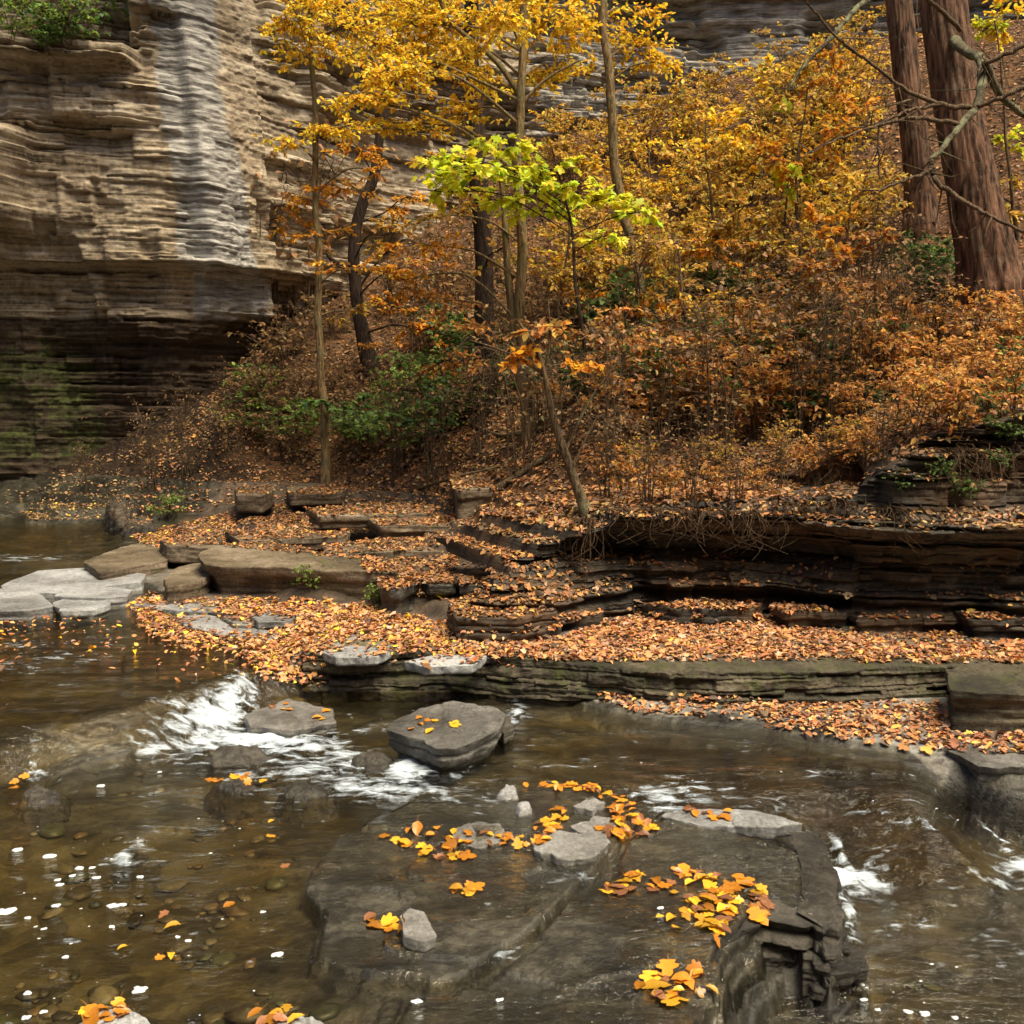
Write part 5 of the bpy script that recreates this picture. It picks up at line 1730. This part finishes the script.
bushes('leafy', 'shrub', poisson([(620, 400), (700, 340), (800, 330), (880, 320), (900, 400), (820, 440), (720, 470), (600, 470)], 22, 34), 'rust leaved shrub on the steep slope above the right half of the rock bank', 'rust shrubs on the right slope', (.55, .95), 3, 201)
bushes('ochre', 'shrub', poisson([(560, 250), (700, 190), (860, 110), (890, 220), (870, 290), (760, 320), (640, 330), (560, 330)], 34, 32), 'ochre leaved shrub high on the slope between the leaning tree and the hemlocks', 'ochre shrubs high on the slope', (.7, 1.15), 3, 211)
bushes('bare', 'brush', poisson([(380, 480), (440, 420), (560, 380), (700, 340), (880, 300), (960, 360), (860, 430), (700, 480), (520, 490)], 30, 32), 'leafless brush with thin upright stems on the slope above the rock bank', 'bare brush on the slope', (.6, 1.1), 3, 221)
bushes('ochre', 'shrub', poisson([(530, 190), (600, 140), (700, 105), (880, 60), (890, 120), (700, 170), (580, 220)], 18, 30), 'amber shrub on the crest of the slope in front of the grey cliff', 'amber shrubs on the slope crest', (.7, 1.1), 2, 216)
bushes('gold', 'shrub', poisson([(560, 330), (640, 240), (700, 170), (800, 120), (880, 160), (860, 280), (720, 340), (640, 380)], 14, 44), 'yellow leaved shrub standing out on the slope between the forked tree and the hemlocks', 'yellow shrubs on the slope', (.5, .85), 3, 218)
bushes('fresh', 'shrub', poisson([(560, 340), (640, 300), (760, 290), (860, 330), (820, 400), (660, 420), (570, 400)], 12, 44), 'small light green shrub among the ochre and rust shrubs of the right slope', 'light green shrubs on the right slope', (.5, .8), 2, 219)
bushes('brown', 'shrub', poisson([(220, 460), (290, 350), (340, 330), (360, 420), (310, 465)], 10, 30), 'brown withered shrub on the dark left slope below the cliff', 'withered shrubs on the left slope', (.7, 1.1), 2, 231)
bushes('brown', 'shrub', poisson([(380, 300), (560, 280), (640, 330), (600, 400), (540, 370), (420, 360)], 14, 36), 'brown withered shrub on the shaded slope among the tree trunks', 'withered shrubs among the trunks', (.8, 1.2), 2, 236)
bushes('bare', 'brush', poisson([(80, 495), (200, 420), (300, 330), (340, 420), (240, 490)], 14, 32), 'leafless brush on the dark dirt slope below the cliff', 'bare brush on the dirt slope', (.4, .7), 2, 226)
bushes('green', 'shrub', [(430, 385), (465, 360), (495, 385), (405, 432), (445, 425), (380, 452), (470, 420), (365, 440), (425, 452), (515, 395), (450, 340)], 'mid green leafy shrub on the slope between the slender tree and the dark trunk', 'green shrubs left of the dark trunk', (.6, 1.0), 3, 241)
bushes('fresh', 'shrub', [(440, 405), (390, 415), (415, 400), (480, 345), (360, 455), (400, 460)], 'yellow green shrub among the mid green shrubs left of the dark trunk', 'yellow green shrubs left of the dark trunk', (.6, .95), 2, 243)
bushes('green', 'shrub', poisson([(560, 330), (640, 280), (740, 260), (860, 300), (880, 380), (760, 430), (600, 440)], 12, 50), 'scattered mid green shrub on the brushy right slope', 'green shrubs on the right slope', (.45, .8), 2, 244)
bushes('green', 'shrub', [(600, 330), (625, 345), (690, 320), (720, 350), (640, 372)], 'green leafy shrub around the foot of the leaning tree', 'green shrubs around the leaning tree', (.6, .95), 2, 246)
bushes('fresh', 'shrub', [(236, 428), (262, 440), (284, 446), (300, 432), (272, 425), (255, 400)], 'light green shrub on the dark slope left of the slender tree', 'light green shrubs on the left slope', (.55, .9), 2, 251)
bushes('green', 'shrub', [(932, 300), (918, 290), (940, 285)], 'broad leaved green plant growing beside the foot of the thickest hemlock', 'green plants by the hemlock foot', (.45, .6), 2, 256)
bushes('green', 'shrub', [(988, 412), (1012, 400), (1010, 440), (1024, 380)], 'dark green plant hanging over the rock at the right edge', 'green plants over the right rock', (.28, .42), 2, 261)
bushes('green', 'shrub', [(820, 420), (850, 400), (790, 425), (870, 410), (835, 385)], 'low green plant among rust leaves on top of the rock bank', 'green plants on the bank top', (.38, .55), 2, 266)
bushes('leafy', 'shrub', [(940, 345), (975, 340), (1010, 335), (960, 380), (1000, 370), (925, 390), (1030, 360), (905, 350), (880, 400), (900, 420), (940, 420), (975, 410), (1015, 415), (860, 430), (990, 390), (915, 440), (955, 445)], 'orange leaved shrub on the slope below the thickest hemlock', 'orange shrubs below the hemlock', (.36, .56), 2, 271)
bushes('green', 'bush', [(48, 52), (60, 48)], 'dark green bush perched on the cliff ledge at the top left', 'bushes on the cliff ledge', (.55, .65), 1, 276)
bushes('fresh', 'bush', [(10, 42), (40, 30), (-20, 40), (90, 30), (130, 24), (70, 40), (160, 12)], 'green and yellow bush along the cliff top at the upper left corner', 'bushes at the cliff top', (.6, .9), 2, 281)
bushes('leafy', 'shrub', [(622, 498), (668, 502), (712, 500), (758, 492), (806, 484), (848, 474), (866, 462)], 'small rust leaved shrub leaning over the very edge of the rock bank', 'small shrubs on the bank edge', (.26, .42), 3, 297)
bushes('bare', 'brush', [(604, 500), (650, 504), (690, 506), (736, 500), (780, 490), (826, 480), (880, 470)], 'tangled leafless twigs at the very edge of the rock bank', 'twig tangles on the bank edge', (.3, .5), 2, 303)
bushes('ochre', 'shrub', [(640, 478), (720, 476), (785, 466), (840, 452)], 'small ochre shrub just behind the edge of the rock bank', 'ochre shrubs behind the bank edge', (.3, .45), 2, 305)
bushes('green', 'plant', [(905, 490), (940, 480), (960, 500), (1000, 470)], 'straggling green plant growing out of the right part of the rock bank', 'plants on the right part of the bank', (.16, .26), 2, 299)
bushes('bare', 'brush', [(285, 330), (300, 322), (265, 330)], 'tall grey leafless brush against the cliff left of the slender tree', 'grey brush against the cliff', (2.2, 2.8), 1, 286)
bushes('fresh', 'plant', [(498, 515)][:0] + [(311, 588)], 'small green plant growing on the face of the long brown block', 'plant on the brown block', (.28, .3), 1, 291)
bushes('fresh', 'plant', [(378, 606)], 'small green fern at the foot of the dark block', 'fern at the dark block', (.26, .28), 1, 292)
bushes('fresh', 'plant', [(168, 516)], 'tiny green plant at the shore of the far left pool', 'plant at the far pool', (.4, .42), 1, 293)


# hanging roots and dead grass over the edge of the bank
def root_tuft(px0, px1, py0, length, n, label):
    loc, _, _ = hit_pixel((px0 + px1) / 2, py0)
    if loc is None:
        return
    root = empty('hanging_roots', loc)
    tag(root, label, 'roots', 'roots hanging from the bank', 'thing')
    g = Geo()
    for k in range(n):
        x = rng.uniform(px0, px1)
        l0, _, _ = hit_pixel(x, py0 + rng.uniform(-8, 4))
        if l0 is None:
            continue
        L = length * rng.uniform(.3, 1.1)
        out = rng.uniform(.06, .22)
        p = [l0 + np.array([0, .05, .03]), l0 + np.array([rng.normal(0, .03), -out * .7, .02]), l0 + np.array([rng.normal(0, .06), -out, -L * .5]), l0 + np.array([rng.normal(0, .10), -out + rng.normal(0, .04), -L])]
        pts = catmull(np.array(p), 8)
        r = np.linspace(.006, .0018, 8) * rng.uniform(.4, 1.2)
        sticks(g, pts[:-1], pts[1:], r[:-1], r[1:])
    mat_ = []
    for x in np.linspace(px0, px1, 9):
        l0, _, _ = hit_pixel(x, py0 - 2)
        if l0 is not None:
            mat_.append(l0 + np.array([0, .03, .01]))
    mat_ = np.array(mat_)
    mat_[:, 1] = np.minimum(mat_[:, 1], np.median(mat_[:, 1]) + .1)
    tube(g, catmull(mat_, 50), np.full(50, .022), 7, .5, 6)
    g.build('root_strands', M['root'], root)


root_tuft(672, 780, 518, .2, 60, 'fringe of dry roots and grass hanging from the bank edge, lowest one in the middle')
root_tuft(830, 900, 440, .28, 60, 'dry roots hanging over dark rock below the rust leaves, right of middle')
root_tuft(700, 830, 480, .33, 60, 'long dry roots hanging in the dark hollow of the bank')
root_tuft(930, 1030, 455, .28, 60, 'dry grass and roots hanging from the bank at the right edge')
root_tuft(600, 680, 515, .2, 30, 'fringe of dry roots hanging from the left part of the bank edge')
root_tuft(780, 860, 508, .24, 36, 'fringe of dry roots hanging from the bank edge right of the middle')
root_tuft(870, 960, 515, .2, 30, 'short dry roots over the bank edge below the green plants')
root_tuft(575, 600, 525, .5, 26, 'few long roots below the slanting bare stem')

# loose dead stems lying on the terrace
def log(name, label, pts, r0, r1, mat='bark_brown'):
    q = []
    for (x, y) in pts:
        l, _, _ = hit_pixel(x, y)
        q.append(l + np.array([0, 0, r0]))
    q = np.array(q)
    g = Geo()
    c = q.mean(0)
    tube(g, catmull(q, 24), np.linspace(r0, r1, 24), 8, .15, 5)
    o = g.build(name, M[mat], None, smooth=True)
    tag(o, label, 'branch', None, 'thing')


log('fallen_branch', 'dead branch lying slanted on the terrace beside the square cut block', [(498, 492), (520, 478), (545, 462), (570, 448)], .035, .02)
log('fallen_branch', 'thin dead branch lying across the leafy terrace left of the square cut block', [(386, 503), (420, 490), (460, 478), (500, 468)], .018, .010)
log('fallen_branch', 'short dead branch on the slope above the square cut block', [(470, 425), (500, 437), (540, 432), (560, 422)], .02, .012)

log('fallen_log', 'grey fallen log lying up the slope below the leaning tree', [(690, 420), (720, 392), (750, 366), (775, 345)], .05, .03)
log('fallen_log', 'dark fallen log half buried in leaves on the slope left of the hemlocks', [(800, 400), (830, 380), (870, 352)], .045, .03, 'bark_dark')

# ------------------------------------------------------------------ camera, light
cam = bpy.data.cameras.new('camera')
cam.sensor_width = 36
cam.lens = F / 1024 * 36
cam.clip_end = 200
co = bpy.data.objects.new('camera', cam)
co.location = (0, 0, CAMH)
co.rotation_euler = (math.radians(90) - PIT, 0, 0)
COL.objects.link(co)
scene.camera = co
w = bpy.data.worlds.new('World')
scene.world = w
w.use_nodes = True
nt = w.node_tree
bg = nt.nodes['Background']
sky = nt.nodes.new('ShaderNodeTexSky')
sky.sky_type = 'NISHITA'
sky.sun_disc = False
SUN_EL, SUN_AZ = math.radians(64), math.radians(130)
sky.sun_elevation = SUN_EL
sky.sun_rotation = SUN_AZ
sky.air_density = 1.0
sky.dust_density = 7.0
nt.links.new(sky.outputs[0], bg.inputs[0])
bg.inputs[1].default_value = .055
sl = bpy.data.lights.new('sun', 'SUN')
sl.energy = 3.0
sl.angle = math.radians(34)
sl.color = (1, .875, .63)
so = bpy.data.objects.new('sun', sl)
d = Vector((math.sin(SUN_AZ) * math.cos(SUN_EL), math.cos(SUN_AZ) * math.cos(SUN_EL), math.sin(SUN_EL)))
so.rotation_euler = d.to_track_quat('Z', 'Y').to_euler()
COL.objects.link(so)
scene.view_settings.view_transform = 'Standard'
scene.view_settings.look = 'None'
scene.view_settings.exposure = 1.32
scene.view_settings.gamma = 1
scene.cycles.max_bounces = 8
scene.cycles.diffuse_bounces = 3
scene.cycles.glossy_bounces = 3
scene.cycles.transparent_max_bounces = 12
scene.cycles.use_denoising = True
